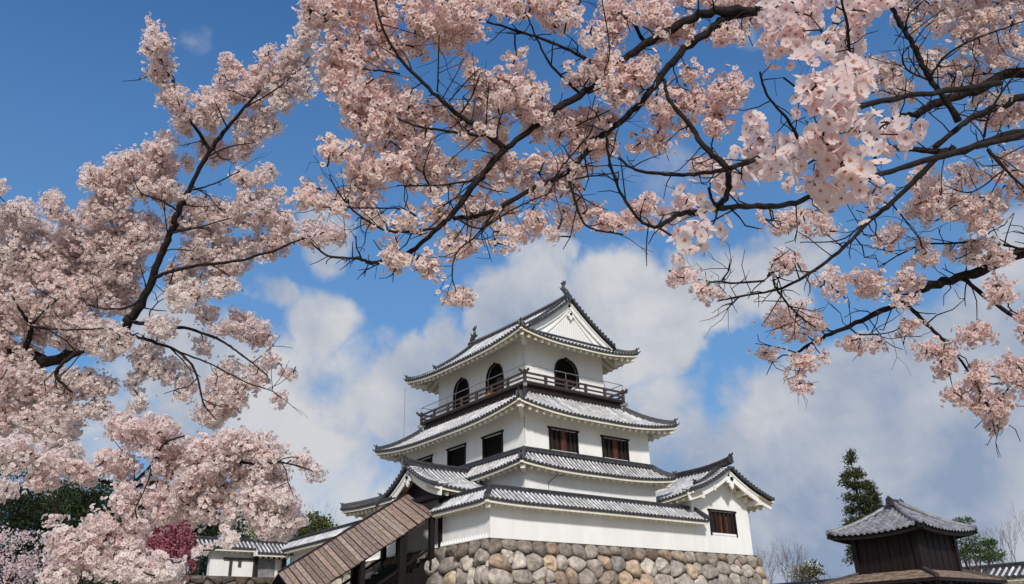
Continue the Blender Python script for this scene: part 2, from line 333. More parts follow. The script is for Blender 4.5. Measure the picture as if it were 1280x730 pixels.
# ------------------------------------------------------------------ stone base
def clip(poly, p, nrm):
    out_ = []
    for i in range(len(poly)):
        a, b = poly[i], poly[(i+1) % len(poly)]; da = (a - p) @ nrm; db = (b - p) @ nrm
        if da <= 0: out_.append(a)
        if da * db < 0: out_.append(a + (b - a) * (da / (da - db)))
    return out_
TONES = [(1.0, .97, .94), (.9, .87, .85), (1.15, 1.05, .92), (.92, .74, .62), (.7, .68, .68), (1.2, 1.17, 1.13), (.85, .74, .68), (1.08, .92, .72), (.78, .73, .70), (1.1, 1.05, 1.0)]
def stones(mb, o, u, wd, ht, outn, seed, batter=.17, size=.98, tone=1.0, top_row=True, x0=0., x1=0.):
    """rounded boulders fitted over a battered face (o = top left, u along, going down)"""
    r = np.random.default_rng(seed); o = V(o, float); u = V(u, float); outn = V(outn, float)
    pts = []; z = .0; row = 0
    while z < ht:
        h = (.52 if row == 0 and top_row else size * r.uniform(.75, 1.0)); x = r.uniform(-.3, .3) - x0*z
        while x < wd + .5 + x1*z:
            wdt = (r.uniform(.7, 1.25) if row == 0 and top_row else size * r.uniform(.75, 1.95))
            pts.append((x + wdt/2, z + h/2 + (0 if row == 0 and top_row else r.uniform(-.26, .26)))); x += wdt
            if row and r.uniform() < .22: pts.append((x - r.uniform(.0, .3), z + r.uniform(0, h)))
        z += h; row += 1
    pts = V(pts)
    for i, p in enumerate(pts):
        poly = [V([-0.02, 0.02]), V([wd + .02, 0.02]), V([wd + .02 + x1*ht, ht]), V([-0.02 - x0*ht, ht])]
        dd = np.linalg.norm((pts - p) * V([1, 1.15]), axis=1)
        for j in np.argsort(dd)[1:16]:
            q = pts[j]; poly = clip(poly, (p + q) / 2, (q - p) / np.linalg.norm(q - p) * V([1, 1.25]))
            if len(poly) < 3: break
        if len(poly) < 3: continue
        c = sum(poly) / len(poly)
        for _ in range(3):   # round the corners
            poly = [q for a in range(len(poly)) for q in (poly[a]*.75 + poly[(a+1) % len(poly)]*.25, poly[a]*.25 + poly[(a+1) % len(poly)]*.75)]
        A = max(np.linalg.norm(q - c) for q in poly)
        if A < .12: continue
        tl = V([r.normal(0, .10), r.normal(0, .12)]); bulge = r.uniform(.2, .36) * min(1.2, A / .55); k = len(poly); vs = []; fc = [(r.uniform(.55, .95)*bulge, V([r.normal(0, .5), r.normal(0, .5)])) for _ in range(4)]; ph = r.uniform(0, 6.28)
        for sc, dp in ((.99, -.14), (.965, .08), (.85, .62), (.6, .92), (.3, 1.0)):
            for a, q in enumerate(poly):
                w_ = (q - c) * sc * (1 + .02 * math.sin(3 * a + ph)); nz = .05 * math.sin(2.3 * a * 6.28 / k + ph) * (dp > .3)
                d = bulge * dp + (w_ @ tl) * (dp > .3) + nz * bulge * 3; pp = c + w_
                if dp > .3:
                    for fb, fg in fc: d = min(d, max(fb + w_ @ fg + .10, .3*bulge*min(dp*1.5, 1)))
                vs.append(o + u * pp[0] - V([0, 0, pp[1]]) + outn * (batter * pp[1] + d + .02))
        vs.append(o + u * c[0] - V([0, 0, c[1]]) + outn * (batter * c[1] + bulge + .02))
        fs = [(q*k+a, q*k+(a+1) % k, (q+1)*k+(a+1) % k, (q+1)*k+a) for q in range(4) for a in range(k)] + [(4*k+a, 4*k+(a+1) % k, 5*k) for a in range(k)]
        t_ = V(TONES[r.integers(len(TONES))]) * r.uniform(.7, 1.15) * tone
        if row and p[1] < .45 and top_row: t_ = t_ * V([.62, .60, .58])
        mb.add(vs, fs, tuple(t_))
sb = thing('stone_base', 'rounded boulder stone base carrying the white castle keep', 'stone wall', (0, 0, GROUND))
def backing(mb, o, u, wd, ht, outn, batter, x0=0., x1=0.):
    o = V(o, float); u = V(u, float); n3 = V(outn, float)
    mb.add([o, o + u*wd, o + u*(wd + x1*ht) + n3*batter*ht - V([0, 0, ht]), o - u*x0*ht + n3*batter*ht - V([0, 0, ht])], [(0, 1, 2, 3)])
SX, SY = 20.95, 24.9; BAT = .17; HB = 6.9
def face_part(o, u, wd, outn, seed, tone=1.0, nm='stone_facing', parent=sb, x0=0., x1=0.):
    mb = MB(); stones(mb, o, u, wd, HB, outn, seed, BAT, tone=tone, x0=x0, x1=x1); f = mb.build(nm, STONE, parent, smooth=True, tint=True)
    b = MB(); backing(b, o, u, wd, HB, outn, BAT, x0, x1); b.build('joint', GAP, f)
face_part((-.28, -.28, 0), (1, 0, 0), SX + .28, (0, -1, 0), 3, x0=BAT, x1=BAT)
face_part((-.28, SY, 0), (0, -1, 0), SY + .28, (-1, 0, 0), 5, .95, x1=BAT)
face_part((SX, -.28, 0), (0, 1, 0), 12, (1, 0, 0), 8, x0=BAT)
b = MB(); b.box(-.2, -.2, GROUND, SX - .08, SY + 14, -.035); b.build('core', PAVE, sb)

# ------------------------------------------------------------------ the keep
CX, CY = 8.715, 8.521
keep = thing('castle_keep', 'three storey white castle keep with grey tiled roofs and balcony', 'castle', (CX, CY, 0))
def ring_roof(ox, oy, ix, iy, ze, zt, lift, wx, wy, c=.22, name='tiled_roof', sides=(0, 1, 2, 3), hk=.85, cornerball=True, topridge=True, parent=keep):
    """skirt roof round a storey: four hipped slopes with corner ridges and ornaments"""
    pan, rib, cap, wh, cr = MB(), MB(), MB(), MB(), MB()
    cs = [(CX-ox, CY-oy), (CX+ox, CY-oy), (CX+ox, CY+oy), (CX-ox, CY+oy)]
    runs = [oy-iy, ox-ix, oy-iy, ox-ix]; nb = [ox-ix, oy-iy, ox-ix, oy-iy]; wd = [oy-wy, ox-wx, oy-wy, ox-wx]
    zf = lambda t: ze + (zt - ze) * ((1-c) * t + c*t*t)
    rs = []
    for i in range(4):
        E0, E1 = cs[i], cs[(i+1) % 4]; L = np.linalg.norm(xy(E1) - xy(E0)); q = nb[i]
        r = Roof(E0, E1, runs[i], zf, (lambda t, q=q: q*t), (lambda t, q=q, L=L: L - q*t), lift, lift, Lw=L*.42); rs.append(r)
        r.tiles(pan, rib, cap); r.eaves(wh, cr, wd[i])
    root = pan.build(name, PAN, parent)
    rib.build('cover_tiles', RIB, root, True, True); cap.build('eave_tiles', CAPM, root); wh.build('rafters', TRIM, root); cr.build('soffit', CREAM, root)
    for i in range(4):
        h = MB(); pts = hip(rs[i], 0, h, k=hk); d = xy(pts[0]) - xy(pts[-1]); h.build('hip_ridge', RIDGE, root)
        o = MB(); oni(o, pts[0] + V([0, 0, .02]), d, .8, True)
        e0 = V([*cs[i], rs[i].P(0, 0)[2]]); d3 = V([*d, 0]) / np.linalg.norm(d)
        o.tube([e0 - d3*.3 + V([0, 0, .03]), e0 + d3*.1 + V([0, 0, .08]), e0 + d3*.2 + V([0, 0, .2])], [.07, .05, .02], 6)
        o.build('ridge_ornament', BRONZE, root)
        b = MB(); b.bar(e0 - d3*1.6 + V([0, 0, -.42 - lift*.5]), e0 - d3*.34 + V([0, 0, -.36]), .22, .26); b.build('corner_rafter', TRIM, root)
        if topridge:
            m_ = MB(); a, b_ = rs[i].P(rs[i].sL(1), 1), rs[i].P(rs[i].sR(1), 1); ridge(m_, [a + V([0,0,.03]) - rs[i].n3*.12, b_ + V([0,0,.03]) - rs[i].n3*.12], .68); m_.build('wall_ridge', RIDGE, root)
    return rs, root
def storey(hx, hy, z0, z1, front=(), left=(), name='storey_wall'):
    mb = MB(); r = []
    r += [('f', h) for h in wall_face(mb, (CX-hx, CY-hy, z0), (1, 0, 0), 2*hx, z1-z0, front, out=(0, -1, 0))]
    r += [('l', h) for h in wall_face(mb, (CX-hx, CY+hy, z0), (0, -1, 0), 2*hy, z1-z0, left, out=(-1, 0, 0))]
    wall_face(mb, (CX+hx, CY-hy, z0), (0, 1, 0), 2*hy, z1-z0); wall_face(mb, (CX-hx, CY+hy, z0), (1, 0, 0), 2*hx, z1-z0)
    return mb.build(name, PLASTER, keep), r
def rect(a, b, c, d): return [(a, b), (c, b), (c, d), (a, d)]
storey(5.2, 7.0, -.03, 4.6)
storey(5.076, 6.888, 4.55, 8.08,
    [rect(6.61-CX+5.076-1.06, .92, 6.61-CX+5.076+1.06, 2.14), rect(10.8-CX+5.076-1.06, .92, 10.8-CX+5.076+1.06, 2.14)],
    [rect(CY+6.888-y-.96, .87, CY+6.888-y+.96, 2.1) for y in (12.4, 8.52, 4.64)])
BH = [(1.0, 0), (.98, .5), (.97, 1.1), (.93, 1.5), (.83, 1.82), (.66, 2.06), (.44, 2.2), (.2, 2.27), (.08, 2.31), (0, 2.4)]
BELL = [(-a, b) for a, b in BH] + [(a, b) for a, b in BH[-2::-1]]
storey(3.241, 5.053, 9.3, 13.32, [[(3.241 + a, .44 + b) for a, b in BELL]], [[(CY+5.053-y + a*.93, .44 + b) for a, b in BELL] for y in (10.68, 6.8)])
# windows: a window is its frame, wooden bars and dark shutter behind them
def square_window(o, u, nin, wd, ht, parent, bars=True, name='window'):
    o, u, nin = V(o, float), V(u, float), V(nin, float); z = V([0, 0, 1.]); f = MB(); t = .09; pr = -nin * .05
    for a, b, c, d in ((-.07, -.16, .05, ht + .04), (wd - .05, -.16, wd + .07, ht + .04)):
        q = o + u*a + pr; f.add([q + u*x + z*y + nin*w_ for w_ in (0, .3) for x, y in ((0, b), (c-a, b), (c-a, d), (0, d))], [(0,1,2,3),(7,6,5,4),(0,4,5,1),(1,5,6,2),(2,6,7,3),(3,7,4,0)])
    q = o - u*.16 + z*(ht + .02) + pr*1.6
    f.add([q + u*x + z*y + nin*w_ for w_ in (0, .36) for x, y in ((0, 0), (wd + .32, 0), (wd + .32, .1), (0, .1))], [(0,1,2,3),(7,6,5,4),(0,4,5,1),(1,5,6,2),(2,6,7,3),(3,7,4,0)])
    root = f.build(name, BLACKW, parent)
    bk = MB(); q = o + nin*.12; bk.add([q, q + u*wd, q + u*wd + z*ht, q + z*ht], [(0, 1, 2, 3)]); bk.build('shutter', DARK if not bars else DARKW, root)
    if bars:
        m_ = MB(); k = 6
        for i in range(k):
            c = o + u*(wd*(i + .5)/k) + nin*.06; m_.bar(c, c + z*ht, .1, .13, up=u)
        m_.build('bars', DARKW, root); rb = MB(); c = o + u*(wd*.5) + nin*.1; rb.bar(c, c + z*ht, .2, .3, up=u) if bars == 2 else [rb.bar(o + u*(wd*f) + nin*.1, o + u*(wd*f) + nin*.1 + z*ht*.8, .2, .16, up=u) for f in (.42, .66)]; rb.build('red_board', REDBOARD, root)
    s_ = MB(); q = o + u*.06 - z*.02 - nin*.03
    s_.add([q + u*x + z*y + nin*w_ for w_ in (0, .3) for x, y in ((0, -.11), (wd-.12, -.11), (wd-.12, 0), (0, 0))], [(0,1,2,3),(7,6,5,4),(0,4,5,1),(1,5,6,2),(2,6,7,3),(3,7,4,0)]); s_.build('sill', PLASTER, root)
for x in (6.61, 10.8): square_window((x-1.06, CY-6.888, 5.47), (1, 0, 0), (0, 1, 0), 2.12, 1.22, keep, 2)
for y in (12.4, 8.52, 4.64): square_window((CX-5.076, y+.96, 5.42), (0, -1, 0), (1, 0, 0), 1.92, 1.23, keep, 0)
def bell_window(o, u, nin, k, panel=0):
    o, u, nin = V(o, float), V(u, float), V(nin, float); z = V([0, 0, 1.])
    f = MB(); ring = [(a*k, b) for a, b in BELL]
    pts = [o + u*a + z*b - nin*.03 for a, b in ring]
    f.sweep(pts, [(-.05, -.05), (.05, -.05), (.05, .05), (-.05, .05)], up=nin); root = f.build('arched_window', BLACKW, keep)
    bk = MB(); q = o + nin*.12; bk.add([q + u*a + z*b for a, b in ring], [tuple(range(len(ring)))]); bk.build('dark_opening', DARK, root)
    if panel:
        p = MB(); q = o + u*.0 + nin*.05; p.add([q + u*a + z*b + nin*w_ for w_ in (0, .04) for a, b in ((.12, .05), (.62, .05), (.62, 1.3), (.12, 1.3))], [(0,1,2,3),(7,6,5,4),(0,4,5,1),(1,5,6,2),(2,6,7,3),(3,7,4,0)]); p.build('wood_panel', REDW, root)
    else:
        p = MB(); q = o - u*.98 + nin*.02; p.bar(q, q + z*1.5, .07, .1, up=u); p.build('door_edge', METAL, root)
bell_window((CX, CY-5.053, 9.74), (1, 0, 0), (0, 1, 0), 1.0)
for y in (10.68, 6.8): bell_window((CX-3.241, y, 9.74), (0, -1, 0), (1, 0, 0), .93, y < 8)
R1, _ = ring_roof(6.09, 7.9, 5.06, 6.87, 4.16, 5.16, .30, 5.2, 7.0)
R2, _ = ring_roof(6.431, 8.243, 4.0, 5.82, 7.33, 9.02, .50, 5.076, 6.888, topridge=False)
# top hip-and-gable roof
def top_roof():
    ox, oy, dg = 4.956, 6.768, 1.13; pan, rib, cap, wh, cr = MB(), MB(), MB(), MB(), MB()
    pz = lambda x: 16.02 - .93*x + .0415*x*x
    hr = oy - dg - .06 + .42       # half length of the gabled part at the verge
    zs = lambda t: pz(ox*(1-t)); out_s = []
    for sx in (-1, 1):
        L = 2*oy; tg = dg/ox
        lim = lambda t: (ox*t if t < tg else oy - hr)
        E = ((CX-ox, CY+oy), (CX-ox, CY-oy)) if sx < 0 else ((CX+ox, CY-oy), (CX+ox, CY+oy))
        r = Roof(*E, ox, zs, lim, lambda t: L - lim(t), .42, .42, Lw=L*.42); r.tiles(pan, rib, cap, nt=20); out_s.append(r); Roof(*E, ox, zs, lambda t: ox*t, lambda t: L - ox*t, .42, .42, Lw=L*.42).eaves(wh, cr, ox-3.241)
    zk = lambda t: pz(ox - dg*t); out_k = []
    for sy in (-1, 1):
        E = ((CX-ox, CY-oy), (CX+ox, CY-oy)) if sy < 0 else ((CX+ox, CY+oy), (CX-ox, CY+oy)); L = 2*ox
        r = Roof(*E, dg, zk, lambda t: dg*t, lambda t: L - dg*t, .42, .42, Lw=L*.42); r.tiles(pan, rib, cap, nt=5); out_k.append(r)
        zfull = lambda t: pz(ox - 1.8*t); r2 = Roof(*E, 1.8, zfull, lambda t: 1.8*t, lambda t: L - 1.8*t, .42, .42, Lw=L*.42); r2.eaves(wh, cr, oy-5.053)
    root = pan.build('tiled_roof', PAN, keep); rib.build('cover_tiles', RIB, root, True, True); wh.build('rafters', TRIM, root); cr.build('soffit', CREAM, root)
    for sy in (-1, 1):
        tg = dg/ox
        for r, a in ((out_s[0], oy + sy*(-1)*(hr)), (out_s[1], oy + sy*hr)):
            verge(r, a, (0, sy), cap, root, t0=tg*1.18, inset=.34, bh=.42)
        # gable plaster and lattice
        yp = CY + sy*(oy - dg - .06); hw = 3.72; gm = MB(); prof = [(x, pz(abs(x)) - .12) for x in np.linspace(-hw, hw, 25)]
        base = pz(hw) - .35; gm.plate([(-hw, base)] + prof + [(hw, base)], (CX, yp, 0), (1, 0, 0), (0, 0, 1), .1 * (1 if sy < 0 else -1) * -1)
        gb = gm.build('gable', PLASTER, root)
        lm = MB()
        for i in range(-13, 14):
            x = i*.165; h = pz(abs(x)*1.28 + .35) - .62; h = min(h, 14.85)
            if h > base + .65: lm.box(CX + x - .035, yp + sy*.0, base + .5, CX + x + .035, yp + sy*.05, h)
        # white moulding round the lattice
        if lm.v: lm.build('gable_lattice', LATT, root)
        mo = MB(); mo.sweep([(CX + x, yp + sy*.04, pz(abs(x)*1.18 + .25) - .5) for x in np.linspace(-2.7, 2.7, 21)], [(-.04, -.06), (.04, -.06), (.04, .06), (-.04, .06)], side=(0, 1, 0)); mo.build('moulding', PLASTER, root)
        pd = pendant((CX, yp + sy*.14, 14.95), (0, sy), .62, root)
        m_ = MB(); ridge(m_, [(CX - 3.7, yp + sy*.1, pz(3.75) - .03), (CX + 3.7, yp + sy*.1, pz(3.75) - .03)], .6); m_.build('gable_foot_ridge', RIDGE, root)
    cap.build('eave_tiles', CAPM, root)
    for r in out_k:
        for side in (0, 1):
            h = MB(); f = r.sL if side == 0 else r.sR; pts = [r.P(f(t), t, .06) for t in np.linspace(.04, 1, 7)]; ridge(h, pts, .8); h.build('hip_ridge', RIDGE, root)
            o = MB(); d = xy(pts[0]) - xy(pts[-1]); oni(o, pts[0], d, .75)
            e0 = r.P(0 if side == 0 else r.L, 0); d3 = V([*d, 0])/np.linalg.norm(d); o.tube([e0 - d3*.3 + V([0, 0, .03]), e0 + d3*.1 + V([0, 0, .08]), e0 + d3*.2 + V([0, 0, .2])], [.07, .05, .02], 6); o.build('ridge_ornament', BRONZE, root)
            b = MB(); b.bar(e0 - d3*1.6 + V([0, 0, -.6]), e0 - d3*.34 + V([0, 0, -.38]), .22, .26); b.build('corner_rafter', TRIM, root)
    # descending ridges near the verges
    for r, sx in ((out_s[0], -1), (out_s[1], 1)):
        for a in (oy - hr + .75, oy + hr - .75):
            m_ = MB(); pts = [r.P(a, t, .05) for t in np.linspace(.3, .97, 9)]; ridge(m_, pts, .75); oni(m_, pts[0], (sx, 0), .8); m_.build('descending_ridge', RIDGE, root)
    hr = 5.62; m_ = MB(); yy = np.linspace(-hr, hr, 15); ridge(m_, [(CX, CY + y, 15.97 + .13*(abs(y)/hr)**3) for y in yy], 1.1, 1.2)
    m_.build('main_ridge', RIDGE, root)
    l_ = MB(); l_.sweep([(CX, CY + y, 16.2 + .13*(abs(y)/hr)**3) for y in yy], [(-.185, -.03), (.185, -.03), (.185, .03), (-.185, .03)]); l_.build('ridge_mortar', RIDGELINE, root)
    for sy in (-1, 1):
        o = MB(); oni(o, (CX, CY + sy*(hr + .04), 15.98), (0, sy), 1.2, False); o.build('ridge_ornament', BRONZE, root)
        # leaping roof fish: head on the ridge, body arching up, forked tail, fins
        f = MB(); y0 = CY + sy*(hr - .35); path = [(CX, y0 + sy*d, 16.4 + z*.92) for d, z in ((.28, .0), (.22, .22), (.05, .42), (-.10, .62), (-.12, .82), (-.02, 1.0))]
        f.tube(path, [.17, .19, .16, .12, .085, .045], 8)
        f.plate([(0, 0), (.22, .12), (.34, .36), (.12, .26), (.06, .42), (-.04, .24), (-.2, .3), (-.14, .08)], (CX + .03, y0 + sy*-.04, 17.2), (0, sy*-1, 0), (0, 0, 1), .06)
        f.plate([(0, 0), (.2, .1), (.3, .3), (.1, .24), (-.05, .1)], (CX + .1, y0 + sy*.1, 16.7), (.8, sy*-.6, 0), (0, 0, 1), .04)
        f.plate([(0, 0), (.2, .1), (.3, .3), (.1, .24), (-.05, .1)], (CX - .1, y0 + sy*.1, 16.7), (-.8, sy*-.6, 0), (0, 0, 1), .04)
        for i in range(4): f.plate([(-.05, 0), (.05, 0), (.0, .16)], (CX + .02, y0 + sy*(.3 - .1*i), 16.56 + .16*i), (0, 1, 0), (0, sy*.6, .8), .04)
        f.build('roof_fish', BRONZE, root, True)
    return root
top_roof()
# balcony
bal = MB(); BX, BY = 4.107, 5.919
bal.box(CX-BX+.12, CY-BY+.12, 8.45, CX+BX-.12, CY+BY-.12, 9.5); bal.box(CX-BX-.08, CY-BY-.08, 9.5, CX+BX+.08, CY+BY+.08, 9.62)
balcony = bal.build('balcony', DARKW, keep)
def loopc(h): return [(CX-h[0], CY-h[1]), (CX+h[0], CY-h[1]), (CX+h[0], CY+h[1]), (CX-h[0], CY+h[1])]
cs = loopc((BX, BY)); nposts = [5, 7, 5, 7]
for i in range(4):
    a, b = xy(cs[i]), xy(cs[(i+1) % 4]); d = (b-a)/np.linalg.norm(b-a)
    for k in range(nposts[i]):
        p = a + (b-a)*k/nposts[i]; m_ = MB(); m_.box(p[0]-.075, p[1]-.075, 9.62, p[0]+.075, p[1]+.075, 10.3 if k else 10.42); m_.build('rail_post', RAILW, balcony)
        if k % 2 == 0: q = MB(); q.tube([(*p, 10.3), (*p, 10.76)], .022, 5); q.build('wire_post', METAL, balcony)
    r = MB(); e3 = V([*d, 0]); A, B = V([*a, 0]), V([*b, 0])
    for z, h in ((9.69, .08), (9.95, .09), (10.24, .12)): r.bar(A + V([0, 0, z]), B + V([0, 0, z]), .09, h)
    for S, D in ((A, -e3), (B, e3)): r.sweep([S + V([0, 0, 10.24]), S + D*.22 + V([0, 0, 10.25]), S + D*.42 + V([0, 0, 10.37])], [(-.045, -.06), (.045, -.06), (.045, .06), (-.045, .06)])
    r.build('railing', RAILW, balcony)
    q = MB(); q.bar(A + V([0, 0, 10.75]), B + V([0, 0, 10.75]), .04, .04); q.build('wire_rail', METAL, balcony)
    c = MB(); d2 = (a - V([CX, CY])); d2 = V([*(d2/np.linalg.norm(d2)), 0]); c.bar(V([*a, 9.42]) - d2*.5, V([*a, 9.42]) + d2*.25, .22, .2); c.build('corner_beam', RIDGELINE, balcony)
    st = MB()
    for k in range(nposts[i]*2):
        p = a + (b-a)*(k+.5)/(nposts[i]*2); nrm = V([d[1], -d[0]]); st.tube([(*(p - nrm*.15), 9.1), (*(p - nrm*.06), 9.1)], .045, 6)
    st.build('nail_cover', RIDGELINE, balcony)
# cables of the lightning conductor
for nm, pts in (('conductor_cable', [(CX-4.9, CY+6.95, 12.4), (CX-4.9, CY+6.95, 8.0)]), ('conductor_cable', [(CX-4.85, CY-6.6, 12.45), (CX-4.0, CY-5.8, 10.3)]), ('conductor_cable', [(CX-5.05, CY-6.95, 7.3), (CX-5.05, CY-6.95, 5.6)]),
        ('conductor_cable', [(5.2, 1.48, 2.6), (5.2, 1.48, 3.5), (5.45, 1.0, 3.85), (5.9, 1.0, 3.9)])):
    m_ = MB(); m_.tube(pts, .018 if len(pts) < 3 else .03, 5); m_.build(nm, METAL, keep)
white_round = MB(); white_round.box(CX+.1, CY-5.5, 9.66, CX+.7, CY-5.25, 9.75); white_round.tube([(CX+.4, CY-5.37, 9.75), (CX+.4, CY-5.37, 9.95), (CX+.4, CY-5.37, 10.12)], [.3, .33, .14], 10)  # round white object on the balcony, its use not known
tag(white_round.build('round_object', PLASTER, smooth=True), 'round white object on the balcony before the right arched window', 'item')
oc = MB(); oc.plate([(-.45, 0), (.45, 0), (.5, .25), (.3, .45), (-.2, .5), (-.45, .3)], (CX-3.45, 6.9, 9.64), (0, -1, 0), (0, 0, 1), .18)
tag(oc.build('cloth_bundle', ORANGE), 'orange bundle at the foot of the arched window behind the railing', 'bundle')

# ------------------------------------------------------------------ roofed plaster wall in front of the keep
def wall_roof(parent, E0, E1, run, ze, zt, s0, s1, both=True, l0=0., l1=0., flip=False, name='tiled_roof', sp=.29, rk=.85, wd=.72):
    pan, rib, cap, wh, cr = MB(), MB(), MB(), MB(), MB(); E0, E1 = xy(E0), xy(E1); d = (E1-E0); L = np.linalg.norm(d)
    zf = lambda t: ze + (zt-ze)*t
    r = Roof(E0, E1, run, zf, lambda t: s0*t, lambda t: L + s1*t, l0, l1, Lw=L*.2, flip=flip); r.tiles(pan, rib, cap, sp=sp, nt=4); r.eaves(wh, cr, wd, drop=.24, fascia=.15, sp=.4)
    if both:
        q0, q1 = E0 + r.n*2*run + r.e*(2*s0 if s0 else 0), E1 + r.n*2*run + r.e*(2*s1 if s1 else 0)
        r2 = Roof(q1, q0, run, zf, lambda t: -s1*t if s1 else 0., (lambda t, L2=np.linalg.norm(q1-q0): L2 + s0*t), 0, 0, flip=flip); r2.tiles(pan, rib, cap, sp=sp, nt=3); r2.eaves(wh, cr, wd, drop=.24, fascia=.15, rafters=False)
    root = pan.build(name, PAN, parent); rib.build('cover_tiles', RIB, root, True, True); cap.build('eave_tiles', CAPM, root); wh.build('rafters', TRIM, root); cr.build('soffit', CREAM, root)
    m_ = MB(); a, b_ = r.P(s0, 1, .02), r.P(L + s1, 1, .02); ridge(m_, [a, (a+b_)/2, b_], rk, rk*.8); m_.build('ridge', RIDGE, root)
    return r, root
fw = thing('roofed_wall', 'long white plastered wall with a tiled ridge on the boulder base', 'wall', (7, 0, 0))
mb = MB(); mb.box(.0, .0, -.02, 15.37, .5, 2.3); mb.box(.0, .5, -.02, .5, 4.45, 2.3); mb.build('plaster_wall', PLASTER, fw)
rA, rt = wall_roof(fw, (-.75, -.75), (15.97, -.75), 1.0, 1.78, 2.55, 1.0, -.35, l0=.1)
rB, rt2 = wall_roof(fw, (-.75, 4.75), (-.75, -.75), 1.0, 1.78, 2.55, 0., -1.0, l1=.1)
h = MB(); pts = [rA.P(rA.sL(t), t, .05) for t in np.linspace(.03, 1, 5)]; ridge(h, pts, .75); oni(h, pts[0], (-1, -1), .6, False); h.build('hip_ridge', RIDGE, rt)
h = MB(); pts = [rA.P(rA.sR(t), t, .05) for t in np.linspace(.03, 1, 5)]; ridge(h, pts, .75); h.build('hip_ridge', RIDGE, rt)
b = MB(); b.bar((-.5, -.5, 1.55), (-.05, -.05, 1.55), .24, .22); b.build('corner_rafter', TRIM, fw)
b = MB()
def teeth(mb, p0, d, n_, sp=.26):
    for i in range(n_):
        p = V(p0, float) + V(d, float)*sp*i; mb.tube([p, p + V([0, 0, .14]), p + V([0, 0, .3])], [.085, .07, .01], 5)
    mb.bar(V(p0, float) + V([0, 0, .03]), V(p0, float) + V(d, float)*sp*(n_-1) + V([0, 0, .03]), .16, .1)
teeth(b, (-.1, .2, 0), (0, 1, 0), 17); b.build('base_teeth', PLASTER, fw)
# ------------------------------------------------------------------ corner turret
tu = thing('corner_turret', 'small white gabled turret with barred window at right end of base', 'turret', (18.2, 3, 0))
def gable_prof(zr, za, run, c): return lambda t: za + (zr-za)*((1-c)*t + c*t*t)
def turret():
    xr, half, y0, y1 = 18.2, 4.0, -1.2, 8.0; zr, ze = 5.25, 3.2; zf = gable_prof(zr, ze, half, .3)
    pz = lambda x: zf(1 - abs(x)/half)
    hl = 15.38-xr, 20.84-xr
    w_ = MB(); poly = [(hl[0], -.02), (hl[1], -.02)] + [(x, pz(x) - .2) for x in np.linspace(hl[1], hl[0], 21)]
    polys = [[Vector((a, b_, 0)) for a, b_ in poly], [Vector((a, b_, 0)) for a, b_ in rect(-1.22, 1.25, 1.22, 2.57)]]
    flat = [q for p in polys for q in p]; w_.add([(xr+q.x, 0, q.y) for q in flat], [tuple(t) for t in tessellate_polygon(polys)])
    h4 = polys[1]; w_.add([(xr+q.x, dy, q.y) for dy in (0, .13) for q in h4], [(i, (i+1) % 4, 4+(i+1) % 4, 4+i) for i in range(4)])
    w_.add([(xr+hl[1], 0, -.02), (xr+hl[1], 7, -.02), (xr+hl[1], 7, pz(hl[1])-.2), (xr+hl[1], 0, pz(hl[1])-.2), (xr+hl[0], 0, -.02), (xr+hl[0], 7, -.02), (xr+hl[0], 7, pz(hl[0])-.2), (xr+hl[0], 0, pz(hl[0])-.2)], [(0, 1, 2, 3), (7, 6, 5, 4), (1, 5, 6, 2)])
    w_.build('plaster_wall', PLASTER, tu)
    square_window((xr-1.22, 0, 1.25), (1, 0, 0), (0, 1, 0), 2.44, 1.32, tu, 3)
    pan, rib, cap, wh, cr, vb = MB(), MB(), MB(), MB(), MB(), MB(); L = y1-y0
    rl = Roof((xr-half, y1), (xr-half, y0), half, zf, l1=.28, Lw=3.5); rr = Roof((xr+half, y0), (xr+half, y1), half, zf, l0=.28, Lw=3.5)
    rl.tiles(pan, rib, cap, nt=10); rr.tiles(pan, rib, cap, nt=10); rl.eaves(wh, cr, half+hl[0]); rr.eaves(wh, cr, half-hl[1])
    verge(rl, L, (0, -1), cap, tu, inset=.32, bh=.5); verge(rr, 0, (0, -1), cap, tu, inset=.32, bh=.5)
    # soffit under the gable overhang, with stub purlins
    for r, a0, a1 in ((rl, L-.3, L-1.2), (rr, .3, 1.2)):
        pts = [r.P(a, t, -.22) for a in (a0, a1) for t in np.linspace(0, 1, 13)]; cr.add(pts, [(i, i+1, 14+i, 13+i) for i in range(12)])
    for x in (-2.75, -1.6, 1.6, 2.75): wh.box(xr+x-.12, -1.0, pz(x)-.62, xr+x+.12, .0, pz(x)-.3)
    for x in np.arange(-2.2, 2.3, .55): wh.box(xr+x-.09, -.42, pz(x)-.66, xr+x+.09, .0, pz(x)-.34)
    root = pan.build('tiled_roof', PAN, tu); rib.build('cover_tiles', RIB, root, True, True); cap.build('eave_tiles', CAPM, root); wh.build('rafters', TRIM, root); cr.build('soffit', CREAM, root)
    pendant((xr, -1.0, 4.5), (0, -1), .95, root)
    m_ = MB(); yy = np.linspace(y0+.05, y1, 12); ridge(m_, [(xr, y, zr + .02 + .3*max(0, 1-(y-y0)/3.0)**2) for y in yy], 1.0, 1.15); m_.build('ridge', RIDGE, root)
    o = MB(); oni(o, (xr, y0, zr+.35), (0, -1), 1.0); o.build('ridge_ornament', BRONZE, root)
    for r, a, sx in ((rl, L-.95, -1), (rr, .95, 1)):
        m_ = MB(); pts = [r.P(a, t, .05) for t in np.linspace(.38, .97, 9)]; ridge(m_, pts, .75); oni(m_, pts[0], (sx, 0), .85); m_.build('descending_ridge', RIDGE, root)
turret()
